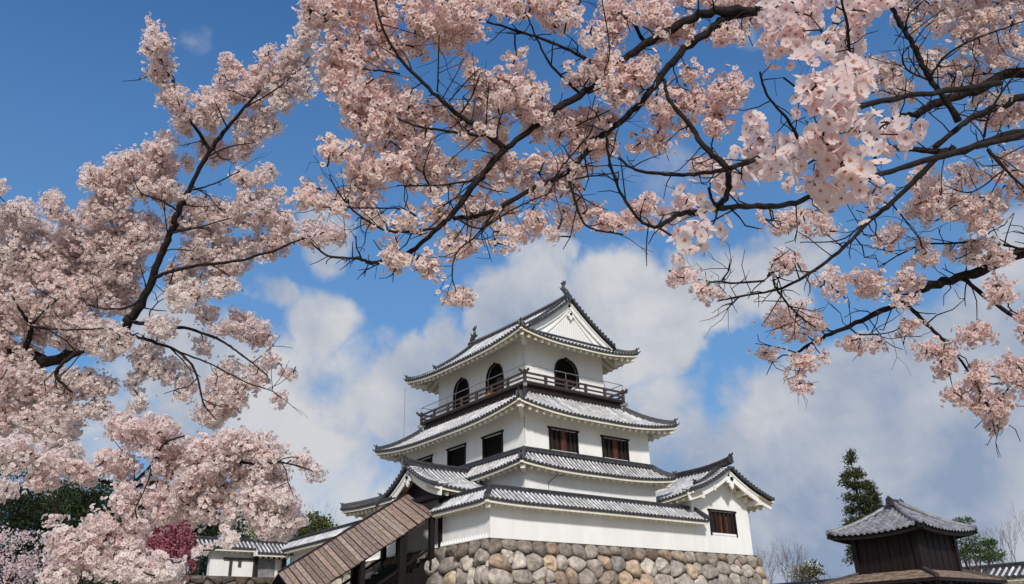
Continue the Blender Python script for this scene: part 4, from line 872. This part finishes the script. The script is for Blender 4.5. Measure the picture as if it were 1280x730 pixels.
L_BLOBS = [(a, b, c, d, D + o, k) for a, b, c, d, o, k in [
 (180,24,200,45,-.3,1.2),(177,42,214,76,-.3,1.5),(186,70,222,108,-.2,1.6),(198,100,236,140,-.2,1.6),(212,132,246,170,-.1,1.5),
 (242,104,282,166,-.1,1.5),(272,66,300,98,0,1.3),(268,84,318,130,0,1.6),(304,82,334,138,0,1.5),(322,54,352,112,-.1,1.5),(332,80,372,142,-.1,1.4),(350,50,392,98,-.2,1.4),(372,10,400,60,-.3,1.2),(362,92,396,124,-.2,1.0),
 (318,128,350,172,0,1.3),(288,140,334,186,.1,1.5),(246,170,288,206,.1,1.3),(284,172,316,206,.1,1.1),(282,206,342,232,0,1.4),(228,194,248,218,0,1.0),(330,200,348,220,0,.9),
 (186,164,226,204,0,1.4),(150,180,230,222,.1,1.5),(130,190,180,236,.1,1.5),(100,204,138,246,.1,1.5),(118,222,164,282,.1,1.6),(164,205,226,258,.1,1.6),(200,228,240,256,0,1.2),
 (-12,220,10,242,0,1.2),(58,232,74,248,0,1.0),(50,240,82,276,0,1.4),(-15,246,48,290,.1,1.5),(72,264,104,300,.1,1.4),(100,246,130,286,.1,1.3),
 (-30,270,90,360,.3,2.0),(70,285,180,370,.3,2.0),(120,262,210,330,.2,1.8),(-30,330,110,420,.2,2.0),(80,340,180,400,.3,1.7),(-30,392,60,450,.2,1.6),(60,390,130,440,.1,1.5),(100,400,168,450,-.1,1.2),
 (210,245,300,300,.1,1.5),(280,230,352,290,.0,1.5),(330,262,372,312,0,1.3),(362,276,432,310,-.2,1.5),(225,290,320,346,.1,1.5),(300,290,366,326,0,1.3),(206,315,262,372,.1,1.3),(262,320,300,346,0,1.2),(340,230,358,250,0,1),
 (246,378,272,410,0,1.1),(284,384,318,412,0,1.1),(298,398,342,438,-.1,1.2),(328,440,354,464,-.2,1.1),(346,458,374,474,-.2,1.1),(340,486,360,508,-.3,1.1),(298,454,336,492,-.2,1.2),(272,446,302,474,-.1,1.1),(240,416,266,444,0,1.0),(252,462,304,524,-.2,1.7),(244,498,282,536,-.2,1.5),(286,482,310,512,-.2,1.2),
 (166,420,204,476,0,1.4),(190,448,240,480,0,1.3),(220,470,246,504,-.1,1.2),(157,466,180,490,0,1.2),(158,494,182,516,0,1.2),(104,496,142,526,0,1.4),
 (-30,440,60,520,.1,1.7),(30,460,150,500,.0,1.6),(-30,500,50,570,0,1.7),(30,490,106,560,-.1,1.6),(44,540,104,596,-.3,1.5),(0,555,40,590,0,1.2),(-20,596,22,628,-1.2,1.3)]]
L_BLOBS += [(a, b, c, d, 7.4, 1.3) for a, b, c, d in [(205,352,262,392),(255,346,300,372),(180,392,225,424),(262,398,300,420),(-160,330,-50,430),(-150,450,-50,520),(-140,240,-50,320)]]
L_BLOBS += [(a, b, c, d, 5.9, 1.2) for a, b, c, d in [(-20,545,50,590),(40,562,90,596),(84,572,130,606),(30,588,80,612),(170,590,215,622),(110,560,150,590)]]
L_BLOBS += [(a, b, c, d, 5.7 + o, k) for a, b, c, d, o, k in [
 (128,512,176,552,.2,1.4),(150,516,222,566,.1,1.5),(196,520,226,545,0,1.2),(182,545,262,600,.1,1.7),(132,560,174,604,.2,1.3),(230,545,300,610,0,1.8),(210,580,290,650,0,1.8),(255,600,300,662,0,1.4),(262,532,318,580,.0,1.6),(300,536,346,575,0,1.4),(316,546,360,592,-.1,1.5),(292,570,340,620,0,1.4),(335,580,360,622,0,1.2),
 (300,604,360,650,-.2,1.9),(310,630,382,668,-.2,1.9),(345,610,378,650,-.2,1.5),(362,564,386,590,-.2,1.2),(384,580,408,602,-.2,1.2),(320,650,362,680,-.1,1.0),(226,636,268,656,.1,1.1),
 (138,602,172,642,0,1.4),(180,604,236,654,.1,1.5),(150,640,192,676,0,1.4),(100,640,148,692,-.1,1.7),(56,656,108,718,-.2,1.7),(96,684,164,722,-.2,1.8),(140,668,182,706,-.1,1.5),(130,690,236,735,-.3,1.7),(44,706,96,740,-.3,1.6),(160,700,230,740,-.3,1.5),(274,660,296,684,-.4,1.1),(242,680,260,700,-.4,.9),(60,640,80,660,0,.8)]]
cherry(lt, L_STROKES, L_BLOBS, seed=11, per=21, cr=.054, kd=3.0, fr=.0185, side=.14, tint=(1, 1.08, 1.10), leafp=.12)
# ---- overhanging cherry tree on the right: boughs at two distances
B1 = foot(1560, 300, 5.4)
rt_ = thing('cherry_tree', 'overhanging cherry tree with dark boughs and pink blossoms across the top right', 'tree', tuple(B1))
T1 = AT(1500, 230, 5.4); T2 = AT(1420, 40, 5.2)
R_STROKES = [(.17, .083, 0, 0, [tuple(B1), tuple((B1+T1)/2 + V([.1, 0, 0])), tuple(T1), tuple(T2)]),
 (.08, .04, 5.2, 4.7, [(1420,40),(1300,-70),(1150,-60),(1040,-25),(983,2)]),
 (.027, .015, 4.7, 4.5, [(983,2),(950,11),(893,14),(857,27),(806,56),(772,81),(745,106),(700,133),(672,156),(631,185)]),
 (.020, .009, 4.5, 4.4, [(631,185),(615,205),(594,230),(565,268),(545,287),(514,314),(490,325),(463,328)]), (.009, .004, 4.4, 4.3, [(463,328),(446,323),(411,320),(387,302)]),
 (.016, .006, 4.5, 4.4, [(631,185),(607,166),(574,144),(541,115),(504,78),(479,37),(468,-6)]), (.010, .004, 4.5, 4.4, [(607,168),(590,168),(524,158),(496,148)]),
 (.024, .011, 4.7, 4.5, [(950,11),(905,24),(881,42),(845,72),(818,108),(784,145),(754,169),(730,193),(709,215),(664,238),(607,267),(565,273)]),
 (.014, .007, 4.7, 4.6, [(806,55),(793,30),(772,-4)]), (.012, .005, 4.6, 4.5, [(760,95),(735,75),(689,53),(648,39),(602,25)]), (.009, .004, 4.6, 4.5, [(725,117),(689,82),(668,41),(654,6)]),
 (.005, .003, 4.5, 4.4, [(621,173),(623,156),(632,130),(644,107)]), (.004, .003, 4.5, 4.4, [(607,162),(611,103)]), (.004, .003, 4.5, 4.4, [(561,127),(580,105),(598,86)]), (.005, .003, 4.4, 4.4, [(547,115),(548,80),(549,41)]),
 (.007, .003, 4.5, 4.4, [(600,224),(570,229),(537,232),(496,232)]), (.008, .003, 4.4, 4.3, [(552,284),(500,290),(473,284),(442,263),(422,239),(411,218)]), (.006, .003, 4.4, 4.3, [(520,270),(500,261),(446,260),(391,258)]),
 (.006, .003, 4.4, 4.3, [(617,267),(595,295),(572,314),(565,342),(570,364)]), (.005, .003, 4.5, 4.4, [(490,325),(497,310),(494,296)]), (.005, .003, 4.5, 4.4, [(454,326),(446,310),(445,295)]),
 (.008, .004, 4.5, 4.3, [(711,225),(726,271),(740,286),(779,293)]), (.006, .003, 4.5, 4.4, [(709,225),(740,220),(772,216)]), (.006, .003, 4.5, 4.4, [(664,238),(690,225),(705,205),(735,170),(742,155)]),
 (.005, .003, 4.6, 4.5, [(700,166),(740,148),(762,138)]), (.006, .003, 4.5, 4.4, [(535,230),(530,215),(532,200)]), (.006, .003, 4.6, 4.5, [(893,14),(890,-4)]), (.004, .003, 4.5, 4.4, [(755,92),(762,60),(752,-4)]),
 (.005, .003, 4.5, 4.4, [(500,92),(475,88),(460,88)]), (.005, .003, 4.5, 4.4, [(574,144),(590,120),(600,92)]), (.006, .003, 4.4, 4.3, [(565,270),(600,285),(640,262),(690,240)]),
 (.04, .024, 5.4, 5.2, [tuple(T1), (1400,110), (1280,88),(1226,111),(1176,127),(1145,142)]), (.03, .016, 5.3, 5.0, [(1400,112),(1280,123),(1237,138),(1207,153),(1168,184)]), (.016, .006, 5.2, 5.0, [(1145,142),(1120,146),(1100,160)]),
 (.032, .014, 5.3, 4.9, [tuple(T1),(1380,190),(1280,165),(1207,188),(1161,188),(1111,184)]), (.020, .009, 5.0, 4.8, [(1191,184),(1161,207),(1115,253),(1084,278),(1060,305),(1019,337)]), (.009, .005, 4.8, 4.7, [(1019,337),(978,360),(933,369),(897,376)]),
 (.020, .012, 5.0, 5.0, [(1199,150),(1165,104),(1150,72),(1138,50),(1120,20),(1108,-8)]), (.010, .004, 5.0, 4.9, [(1165,100),(1165,92),(1188,65),(1226,46),(1290,23)]), (.009, .004, 5.1, 5.0, [(1230,172),(1237,142),(1260,104),(1290,76)]),
 (.007, .004, 5.0, 4.9, [(1161,100),(1135,88),(1128,70),(1138,56)]), (.007, .004, 5.0, 4.9, [(1132,40),(1135,20),(1155,0)]), (.013, .006, 5.1, 5.0, [(1235,186),(1260,215),(1290,244)]), (.006, .003, 5.0, 4.9, [(1255,212),(1215,240),(1180,232)]),
 (.008, .004, 4.8, 4.7, [(960,345),(965,337),(969,358),(985,380),(1001,396),(1020,410)]), (.007, .003, 4.8, 4.7, [(956,351),(906,353),(911,338),(914,325)]), (.006, .003, 4.7, 4.7, [(925,370),(915,380),(908,387)]),
 (.045, .028, 5.6, 5.5, [tuple(T1 - V([0, 0, .9])),(1400,290),(1280,315),(1218,342),(1163,356)]), (.026, .008, 5.5, 5.2, [(1163,356),(1127,378),(1091,394),(1046,414),(1010,432),(985,450)]),
 (.013, .006, 5.4, 5.3, [(1132,378),(1163,410),(1191,437),(1213,469),(1236,509),(1247,535)]), (.016, .012, 5.5, 5.5, [(1204,347),(1236,374),(1290,410)]), (.009, .004, 5.5, 5.3, [(1290,313),(1240,304),(1195,304),(1154,306),(1125,318),(1100,333)]),
 (.006, .003, 5.4, 5.3, [(1210,465),(1240,480),(1280,475)]), (.007, .003, 5.3, 5.2, [(1060,408),(1075,418),(1110,416),(1125,410)]), (.006, .003, 5.2, 5.1, [(1010,432),(1000,460),(990,485)]), (.006, .003, 5.3, 5.2, [(1115,255),(1135,280),(1150,300)]), (.006, .003, 5.3, 5.2, [(1080,280),(1050,300),(1000,303)])]
R_BLOBS = [(a, b, c, d, 4.5 + o, k) for a, b, c, d, o, k in [
 (376,-20,440,44,0,1.5),(420,-20,520,40,.1,1.4),(395,40,440,112,0,1.5),(420,30,500,90,.1,1.3),(500,-20,600,56,0,1.5),(540,10,600,70,.1,1.1),(400,70,470,140,0,1.5),(450,90,520,160,.1,1.3),(430,120,500,180,0,1.3),(480,40,540,80,.1,1.0),
 (400,172,446,206,-.1,1.4),(440,180,510,240,0,1.4),(470,150,560,200,.1,1.4),(500,120,560,160,.1,1.0),(370,226,408,272,-.2,1.4),(402,240,446,268,-.1,1.0),(424,200,480,262,0,1.4),(500,190,580,245,.1,1.2),(560,120,640,190,.1,1.3),(590,80,680,140,.1,1.4),(578,70,610,110,0,1.0),(640,100,690,180,.1,1.0),(630,60,660,90,.1,.7),
 (456,262,486,286,-.1,1.2),(488,262,524,290,-.1,1.3),(474,296,514,352,-.1,1.2),(508,318,550,352,-.1,1.3),(526,254,564,286,0,1.2),(550,286,596,324,0,1.2),(556,344,592,382,-.1,1.2),(612,278,656,312,0,1.4),(648,264,684,296,0,1.3),(566,240,620,290,.1,.9),(590,190,660,240,.1,1.2),(640,190,720,250,.1,1.1),(600,240,650,270,.1,.8),(676,280,700,310,0,.6),
 (560,-25,720,10,.1,1.0),(655,-15,735,40,.1,1.2),(600,-10,660,26,0,1.2),(728,32,758,60,0,1.1),(748,6,790,56,.1,1.2),(700,70,772,112,.1,1.0),(650,128,730,180,.2,1.2),(700,130,772,200,.2,1.2),(750,-15,840,36,.2,1.4),(806,24,850,60,.2,.8),(832,22,882,54,.2,1.3),(886,26,934,58,.2,1.3),
 (738,58,780,92,.1,1.0),(774,68,840,112,.1,1.3),(744,88,802,138,.1,1.3),(805,104,884,150,.2,1.2),(843,82,874,104,.2,1.0),(886,92,940,134,.2,1.3),(880,130,912,172,.2,1.2),(788,160,836,196,.2,1.1),(716,166,762,196,.1,1.0),(756,176,776,196,.1,.9),(820,140,880,170,.3,.9),(690,240,740,290,.2,1.0),(730,250,800,290,.2,1.1),(790,240,830,280,.2,.9),(700,200,740,240,.2,.8),
 (860,195,912,220,.2,1.1),(920,-20,1000,40,.3,1.3),(820,-20,960,10,.4,1.1)]]
R_BLOBS += [(a, b, c, d, 5.3, .8) for a, b, c, d in [(1320,-140,1460,-40),(1330,20,1400,80),(1320,150,1420,260),(1480,-80,1600,60),(1330,330,1420,400),(1180,-160,1290,-50),(1540,120,1640,220),(1340,430,1420,500)]]
R_BLOBS += [(a, b, c, d, 5.2 + o, k) for a, b, c, d, o, k in [
 (1110,-20,1180,40,0,.7),(1150,-10,1220,50,.1,.9),(1200,-20,1300,40,.1,1.1),(1190,20,1250,70,.1,.8),(1230,40,1300,90,.1,.9),(1140,50,1190,100,.1,.7),(1170,70,1240,120,.2,.9),(1088,76,1128,128,0,1.0),(1095,100,1150,140,.2,.6),(1200,106,1290,162,.1,.8),(1040,60,1100,120,.4,.8),
 (1130,206,1190,276,0,.7),(1145,236,1205,282,.1,.9),(1200,238,1250,286,.1,.8),(1240,180,1300,250,.1,.7),(1180,195,1240,240,.2,.6),(1090,274,1130,312,.1,.9),(1132,250,1166,282,.1,.9),(1170,240,1264,290,.1,.8),(1136,296,1174,334,.1,.9),(1180,296,1268,334,.2,.9),(1118,328,1156,366,.1,.9),
 (963,313,1003,349,-.4,1.1),(838,332,874,366,-.6,1.2),(870,350,906,376,-.6,.9),(1018,336,1064,378,0,.8),(1056,338,1114,376,.1,1.1),(955,376,993,420,-.1,1.1),(982,372,1032,438,.0,.8),(950,427,968,456,-.1,1.2),(983,436,1020,470,-.1,.8),(985,462,1018,492,-.1,.9),(1022,436,1038,452,0,1.1),(1048,418,1106,443,.1,1.0),(1126,394,1146,428,.1,1.0),(1140,426,1166,452,.1,1.1),
 (1162,418,1202,474,.1,1.1),(1198,400,1246,438,.1,1.0),(1230,340,1274,386,.1,.8),(1208,440,1238,480,.1,.9),(1180,476,1210,508,.1,1.1),(1204,470,1236,520,.1,1.0),(1226,500,1264,542,.1,1.2),(1234,476,1264,510,.1,.9),(1244,440,1300,494,.1,1.1),(1110,348,1150,386,.1,.7),(1000,225,1060,265,.3,.8),(940,260,1010,290,.2,.7),(1060,225,1110,260,.2,.6),(990,250,1050,300,.2,.6),(1270,380,1300,430,.2,.8)]]
cherry(rt_, R_STROKES, R_BLOBS, seed=23, per=15, cr=.050, kd=2.75, side=.5, tint=(1, 1.02, 1.02), leafp=.16)
N_STROKES = [(.014, .0065, 3.6, 2.0, [(1420,150),(1280,168),(1165,199),(1092,220),(1034,238),(987,255),(940,258),(898,260)]), (.0085, .005, 2.0, 1.8, [(898,260),(870,265),(850,267),(822,284)]),
 (.009, .006, 2.6, 1.75, [(1250,104),(1150,118),(1083,131),(1052,145),(1014,172),(953,196),(911,211)]), (.007, .004, 1.75, 1.9, [(911,211),(881,184),(863,157),(836,124),(830,99)]), (.007, .006, 1.75, 1.85, [(911,211),(908,244),(898,258)]),
 (.005, .003, 1.75, 1.9, [(911,211),(880,216),(840,219),(795,212),(773,197)]), (.004, .003, 1.9, 1.9, [(820,285),(800,275),(775,240),(762,200),(757,165)]), (.005, .003, 1.9, 1.8, [(1052,145),(1060,120),(1062,90)]),
 (.004, .002, 1.8, 1.7, [(1000,178),(985,150),(960,120),(950,90)]), (.004, .002, 1.7, 1.7, [(1030,160),(1035,190),(1020,215)]), (.004, .003, 1.9, 1.8, [(898,258),(890,250),(886,235)]), (.004, .002, 1.9, 1.9, [(1092,218),(1095,190),(1100,160),(1130,150)]), (.004, .003, 2.2, 2.0, [(1062,90),(1060,40),(1050,-10)])]
N_BLOBS = [(986,82,1036,130,1.62,1.3),(1030,80,1086,140,1.6,1.4),(1000,110,1060,170,1.58,1.4),(1040,130,1090,180,1.62,1.3),(990,150,1050,210,1.6,1.2),(1030,170,1090,230,1.58,1.4),(1020,205,1066,252,1.62,1.2),(986,180,1030,230,1.7,.9),
 (905,145,960,195,1.95,1.2),(930,170,1000,238,1.9,1.3),(900,190,940,230,2.0,.9),(1088,136,1112,170,1.9,1.0),(1114,140,1146,196,1.7,1.2),(850,268,880,320,1.75,1.3),(818,246,866,286,2.0,1.1),(850,232,872,262,1.9,.8),(880,262,902,300,1.9,.7),
 (955,-15,1030,36,2.4,1.2),(1020,-20,1112,36,2.2,1.3),(958,26,1010,78,2.2,1.1),(1000,40,1056,84,2.1,1.1),(1040,30,1080,70,2.3,.8),(886,205,915,230,2.1,.7)]
cherry(rt_, N_STROKES, N_BLOBS, seed=31, per=11, kd=2.3, side=.35, cr=.048, fr=.0175, hi=True, leafp=.14, twig=.0022, tint=(.98, .98, 1))
# ---- pale cherry further off at lower left
B2 = foot(10, 760, 15)
pc = thing('cherry_tree', 'smaller pale cherry tree further off in the lower left corner', 'tree', tuple(B2))
cherry(pc, [(.12, .06, 0, 0, [tuple(B2), tuple(AT(12, 800, 15)), tuple(AT(5, 740, 15))]), (.05, .012, 15, 15, [(5,740),(-15,715),(-25,690)]), (.05, .012, 15, 14.6, [(5,740),(22,715),(40,690)]), (.03, .01, 15, 15.3, [(8,735),(10,700),(15,672)])],
 [(-30,656,30,700,15,1.6),(10,658,50,690,14.8,1.5),(-30,680,40,740,14.8,1.8),(25,680,62,722,14.6,1.4),(20,700,60,750,14.8,1.2)], seed=41, per=22, cr=.14, fr=.021, leafp=.05, tint=(.96, .94, .97))
# ---- weeping dark pink cherry
B3 = foot(212, 690, 27)
wc = thing('weeping_cherry', 'small weeping cherry with deep pink blossoms beside the gate building', 'tree', tuple(B3))
def weeping():
    rg = np.random.default_rng(5); top = AT(211, 648, 27); t = MB(); t.tube([B3, B3*.5 + top*.5 + V([.15, 0, 0]), top - V([0, 0, .25])], [.16, .12, .06], 8); t.build('trunk', TRUNK, wc, True); c = []; d = []; br = MB()
    for i in range(95):
        a = rg.uniform(0, 6.283); r = rg.uniform(.1, .95)**.8; p0 = top + V([0, 0, rg.uniform(-.3, .05)]); p1 = p0 + V([math.cos(a)*r*.5, math.sin(a)*r*.5, rg.uniform(.0, .22)]); p2 = p0 + V([math.cos(a)*r, math.sin(a)*r, -rg.uniform(.9, 1.75)])
        pts = catmull([p0, p1, p1*.35 + p2*.65 + V([math.cos(a)*.12, math.sin(a)*.12, .2]), p2], 6); 
        if i % 2 == 0: br.tube(pts, .012, 4)
        for p in pts[2:]:
            for _ in range(9): c.append(p + rg.normal(0, .055, 3)); d.append(rg.normal(size=3))
    br.build('twig_sprays', BARK, wc); c, d = V(c), unit(V(d)); n = len(c); leaves_mesh('blossoms', c, d, rg.uniform(.05, .1, n), rg.uniform(.018, .03, n), wc, PINKP, np.stack([rg.uniform(.6, 1.4, n)]*3, 1)*V([1, 1, 1]))
weeping()
# ---- evergreens, shrubs, bare trees
def conifer(name, label, u, vtop, d, width, h0, seed, tint=(1, 1, 1), dens=1.0, lean=0, side=None, group=None):
    """whorled evergreen: straight trunk, drooping limbs carrying needle sprays; width = half width in m by height share"""
    rg = np.random.default_rng(seed); top = AT(u, vtop, d); base = V([top[0]+lean, top[1], GROUND - .1]); H = top[2]-base[2]; o = thing(name, label, 'tree', tuple(base), group)
    lev = 17; lw_ = rg.uniform(.62, 1.15, lev+1); t = MB(); t.tube([base, base*.5+top*.5, top], [H*.018+.05, H*.012+.03, .02], 7); t.build('trunk', TRUNK, o, True); c = []; dd = []; br = MB(); nb = int(95*dens)
    for i in range(nb):
        h = h0 + (1-h0)*(i/nb)**.9; lv = int(h*lev); h = (lv + rg.uniform(0, .35))/lev if lv < lev-1 else h; p = base + (top-base)*h; a = rg.uniform(0, 6.283); w_ = width(h)*rg.uniform(.55, 1.1)*lw_[lv]
        if w_ < .08: w_ = .08
        tip = p + V([math.cos(a)*w_, math.sin(a)*w_, -.16*w_ + rg.uniform(-.15, .25)]); br.tube([p, (p+tip)/2 + V([0, 0, .08*w_]), tip], [.03, .02, .01], 4)
        k = int(8 + 26*w_)
        for q in range(k):
            s_ = rg.uniform(.12, 1.03)**.75; b = p + (tip-p)*s_; v = rg.normal(0, 1, 3)*V([1, 1, .5])*(.10 + .14*w_*(1-s_*.6)); c.append(b + v); dd.append(unit(v + (tip-p)/w_*.35 + V([0, 0, .1])))
    br.build('limbs', TRUNK, o); c, dd = V(c), V(dd); n = len(c); c = np.repeat(c, 8, 0) + rg.normal(0, .12, (8*n, 3)); dd = unit(np.repeat(dd, 8, 0) + rg.normal(0, .6, (8*n, 3))); n *= 8
    k = rg.uniform(.55, 1.5, n); leaves_mesh('needles', c, dd, rg.uniform(.12, .32, n), rg.uniform(.025, .05, n), o, NEEDLE, np.stack([k*tint[0], k*tint[1], k*tint[2]], 1)); return o
conifer('conifer_tree', 'tall narrow evergreen rising behind the well house', 1062, 566, 62, lambda h: (1-h)**.75*3.5 if h > .35 else 2.3, .16, 3, (1.25, 1.05, .9), .8)
conifer('conifer_tree', 'shorter evergreen spire half merged with the tall one behind the well house', 1087, 604, 61, lambda h: (1-h)**.8*2.6, .2, 4, (1.1, 1.0, .9), .8)
conifer('conifer_tree', 'dark narrow conifer behind the gate building roof, left of the pair', 268, 626, 74, lambda h: (1-h)*3.0+.1, .2, 6, (.65, .8, .8), .9)
conifer('conifer_tree', 'dark green conifer behind the gate building roof, right of the pair', 300, 640, 73, lambda h: (1-h)**.8*2.6+.1, .2, 7, (.8, 1.0, .9), .9)
def crown_tree(name, label, cat, base, clumps, m_, seed, leaf=(.2, .4), wid=(.05, .1), per=420, tint=(1, 1, 1), up=.3, group=None, trunk_r=.16):
    """crown of separate leaf clumps on limbs; clumps = (u, v, d, rx, rz) in px/m"""
    rg = np.random.default_rng(seed); o = thing(name, label, cat, tuple(base), group); t = MB(); cs_ = [(AT(u, v, d), rx, rz) for u, v, d, rx, rz in clumps]
    mid = sum(c for c, _, _ in cs_)/len(cs_); fork = V([base[0]*.6+mid[0]*.4, base[1]*.6+mid[1]*.4, base[2]*.45+mid[2]*.55]); t.tube([base, (base+fork)/2 + rg.normal(0, .1, 3), fork], [trunk_r, trunk_r*.8, trunk_r*.6], 7)
    t.build('trunk', TRUNK, o, True); l = MB(); C_ = []; N_ = []
    for c, rx, rz in cs_:
        l.tube([fork, (fork+c)/2 + rg.normal(0, .15, 3), c], [trunk_r*.5, trunk_r*.3, .02], 5); n = int(per*max(.4, rx*rx))
        dr = unit(rg.normal(size=(n, 3))); r = rg.uniform(.35, 1.08, n)**.6; lob = 1 + .22*np.sin(dr[:, 0]*7+seed)*np.cos(dr[:, 1]*6); C_.append(c + dr*(r*lob)[:, None]*V([rx, rx, rz])); N_.append(unit(dr*.5 + rg.normal(size=(n, 3))*.6 + V([0, 0, up])))
    l.build('limbs', TRUNK, o); C_, N_ = np.concatenate(C_), np.concatenate(N_); n = len(C_); k = rg.uniform(.5, 1.5, n); leaves_mesh('foliage', C_, N_, rg.uniform(*leaf, n), rg.uniform(*wid, n), o, m_, np.stack([k*tint[0], k*tint[1], k*tint[2]], 1)); return o
G_ = 'dark pines behind the left cherry'
P_ = (.75, .80, .70)
crown_tree('pine_tree', 'dark pine with flat layered crown right of the other pines behind the blossoms', 'tree', foot(112, 640, 46), [(112,612,46,1.7,.6),(95,628,46,1.8,.6),(130,632,46.5,1.6,.6),(108,650,46,2.2,.8),(140,655,46,1.5,.8),(115,680,46,2.2,1.1),(150,690,46,1.8,1.0),(120,712,46,2.6,1.3)], NEEDLE, 3, (.15, .3), (.02, .05), tint=P_, per=520, group=G_)
crown_tree('pine_tree', 'broad dark pine in the middle behind the left cherry blossoms', 'tree', foot(60, 640, 48), [(60,625,48,1.9,.7),(40,640,48,1.9,.8),(75,648,48,2.1,.9),(55,668,48,2.6,1.2),(70,695,48,2.8,1.5),(40,715,48,3.0,1.6)], NEEDLE, 4, (.15, .3), (.02, .05), tint=P_, per=520, group=G_)
crown_tree('pine_tree', 'almost black pine at the left edge behind the cherry limb', 'tree', foot(5, 640, 44), [(8,600,44,1.5,1.0),(-5,630,44,2.0,1.1),(15,650,44,1.9,1.2),(0,570,44,1.2,.9),(10,690,44,2.4,1.6),(-10,725,44,2.6,1.6)], NEEDLE, 5, (.15, .3), (.02, .05), tint=(.5, .52, .5), per=520, group=G_)
crown_tree('dark_tree', 'dark rounded evergreen behind the deep pink weeping cherry', 'tree', foot(185, 660, 64), [(170,655,64,2.8,1.9),(200,640,64,2.8,1.8),(225,660,64,2.6,2.0),(240,650,65,2.3,1.5),(150,680,64,2.8,2.1),(190,690,64,3.0,2.2),(220,700,64,2.6,2.0)], NEEDLE, 6, (.2, .35), (.04, .08), tint=(.55, .6, .5), per=480)
crown_tree('evergreen_shrub', 'olive green rounded tree behind the wing wall roof', 'tree', foot(385, 660, 76), [(375,666,76,2.2,1.3),(393,658,76,1.5,1.1),(355,672,76,2.0,1.1),(405,664,76,1.1,.9)], SHRUB, 7, (.2, .35), (.05, .1), per=480)
crown_tree('bamboo_clump', 'straw coloured leafy clump between conifers and olive tree', 'plant', foot(338, 665, 75), [(335,668,75,1.8,1.6),(352,672,75,1.5,1.4),(322,674,75,1.3,1.2)], SHRUB, 8, (.25, .5), (.02, .05), tint=(2.6, 2.0, 2.4), per=420, up=1.2)
crown_tree('pine_tree', 'bright green pine to the right of the well house', 'tree', foot(1205, 680, 44), [(1198,664,44,.75,.22),(1206,674,44,.8,.2),(1226,684,44,.75,.18),(1236,679,44,.4,.12),(1200,687,44,.9,.25),(1222,695,44,1.25,.28),(1204,652,44,.45,.15),(1240,697,44,.7,.2)], NEEDLE, 9, (.12, .26), (.015, .035), tint=(.95, 1.25, .65), per=620)
crown_tree('pink_tree', 'tiny far pink blossom tree above the boundary wall', 'tree', foot(1003, 712, 75), [(998,716,75,1.2,.7),(1010,714,75,1.2,.7)], PINKP, 10, (.2, .3), (.05, .1), tint=(1.2, 3.4, 2.6), per=300)
crown_tree('bush', 'small olive bush beside the bare trees at the right end of the stone base', 'bush', foot(1012, 710, 66), [(1016,714,66,.8,.7),(1010,718,66,.7,.5)], SHRUB, 12, (.2, .3), (.05, .1), tint=(1.3, 1.1, .9), per=300)
def bare(name, label, u, vb, vt, d, spread, seed, depth=6, group=None, m_=None, r0=.07):
    rg = np.random.default_rng(seed); base = foot(u, vb, d); top = AT(u, vt, d); H = top[2] - base[2]; o = thing(name, label, 'tree', tuple(base), group); t, tw = MB(), MB()
    def grow(p, dr, L, r, k):
        q = p + dr*L; mid = (p+q)/2 + rg.normal(0, .06, 3)*L; (t if k > depth-2 else tw).tube([p, mid, q], [r, r*.85, r*.7], 5 if k > 3 else 3)
        if k == 0: return
        for _ in range(rg.integers(2, 4)): grow(q, unit(dr + rg.normal(0, spread, 3) + V([0, 0, .16])), L*rg.uniform(.66, .88), r*.64, k-1)
    grow(base, V([0, 0, 1.]), H*.27, r0, depth); t.build('trunk', m_ or TWIG, o); tw.build('twig_sprays', m_ or TWIG, o); return o
BG = 'bare trees at the right'
bare('bare_tree', 'bare fan shaped tree at the right edge beyond the boundary wall', 1272, 720, 640, 52, .30, 3, 7)
bare('bare_tree', 'bare tree beside the corner of the stone base, nearest to it', 962, 720, 680, 60, .36, 4, 7, BG)
bare('bare_tree', 'bare twiggy tree second from the stone base', 984, 720, 683, 62, .36, 5, 6, BG)
bare('bare_tree', 'thin sparse bare tree left of the evergreen behind the well house', 1010, 722, 690, 66, .25, 6, 5, BG)
for i, (u, vt, d, lab) in enumerate([(75, 585, 70, 'purplish bare tree above the dark pines, right of its pair'), (45, 590, 72, 'purplish bare tree above the dark pines, left of its pair'), (395, 640, 75, 'bare tree whose twigs show over the wing wall roof'), (120, 590, 74, 'bare tree behind the cherry limb above the layered pine')]):
    bare('bare_tree', lab, u, 700, vt, d, .34, 30+i, 7, 'bare trees at the left', r0=.08)
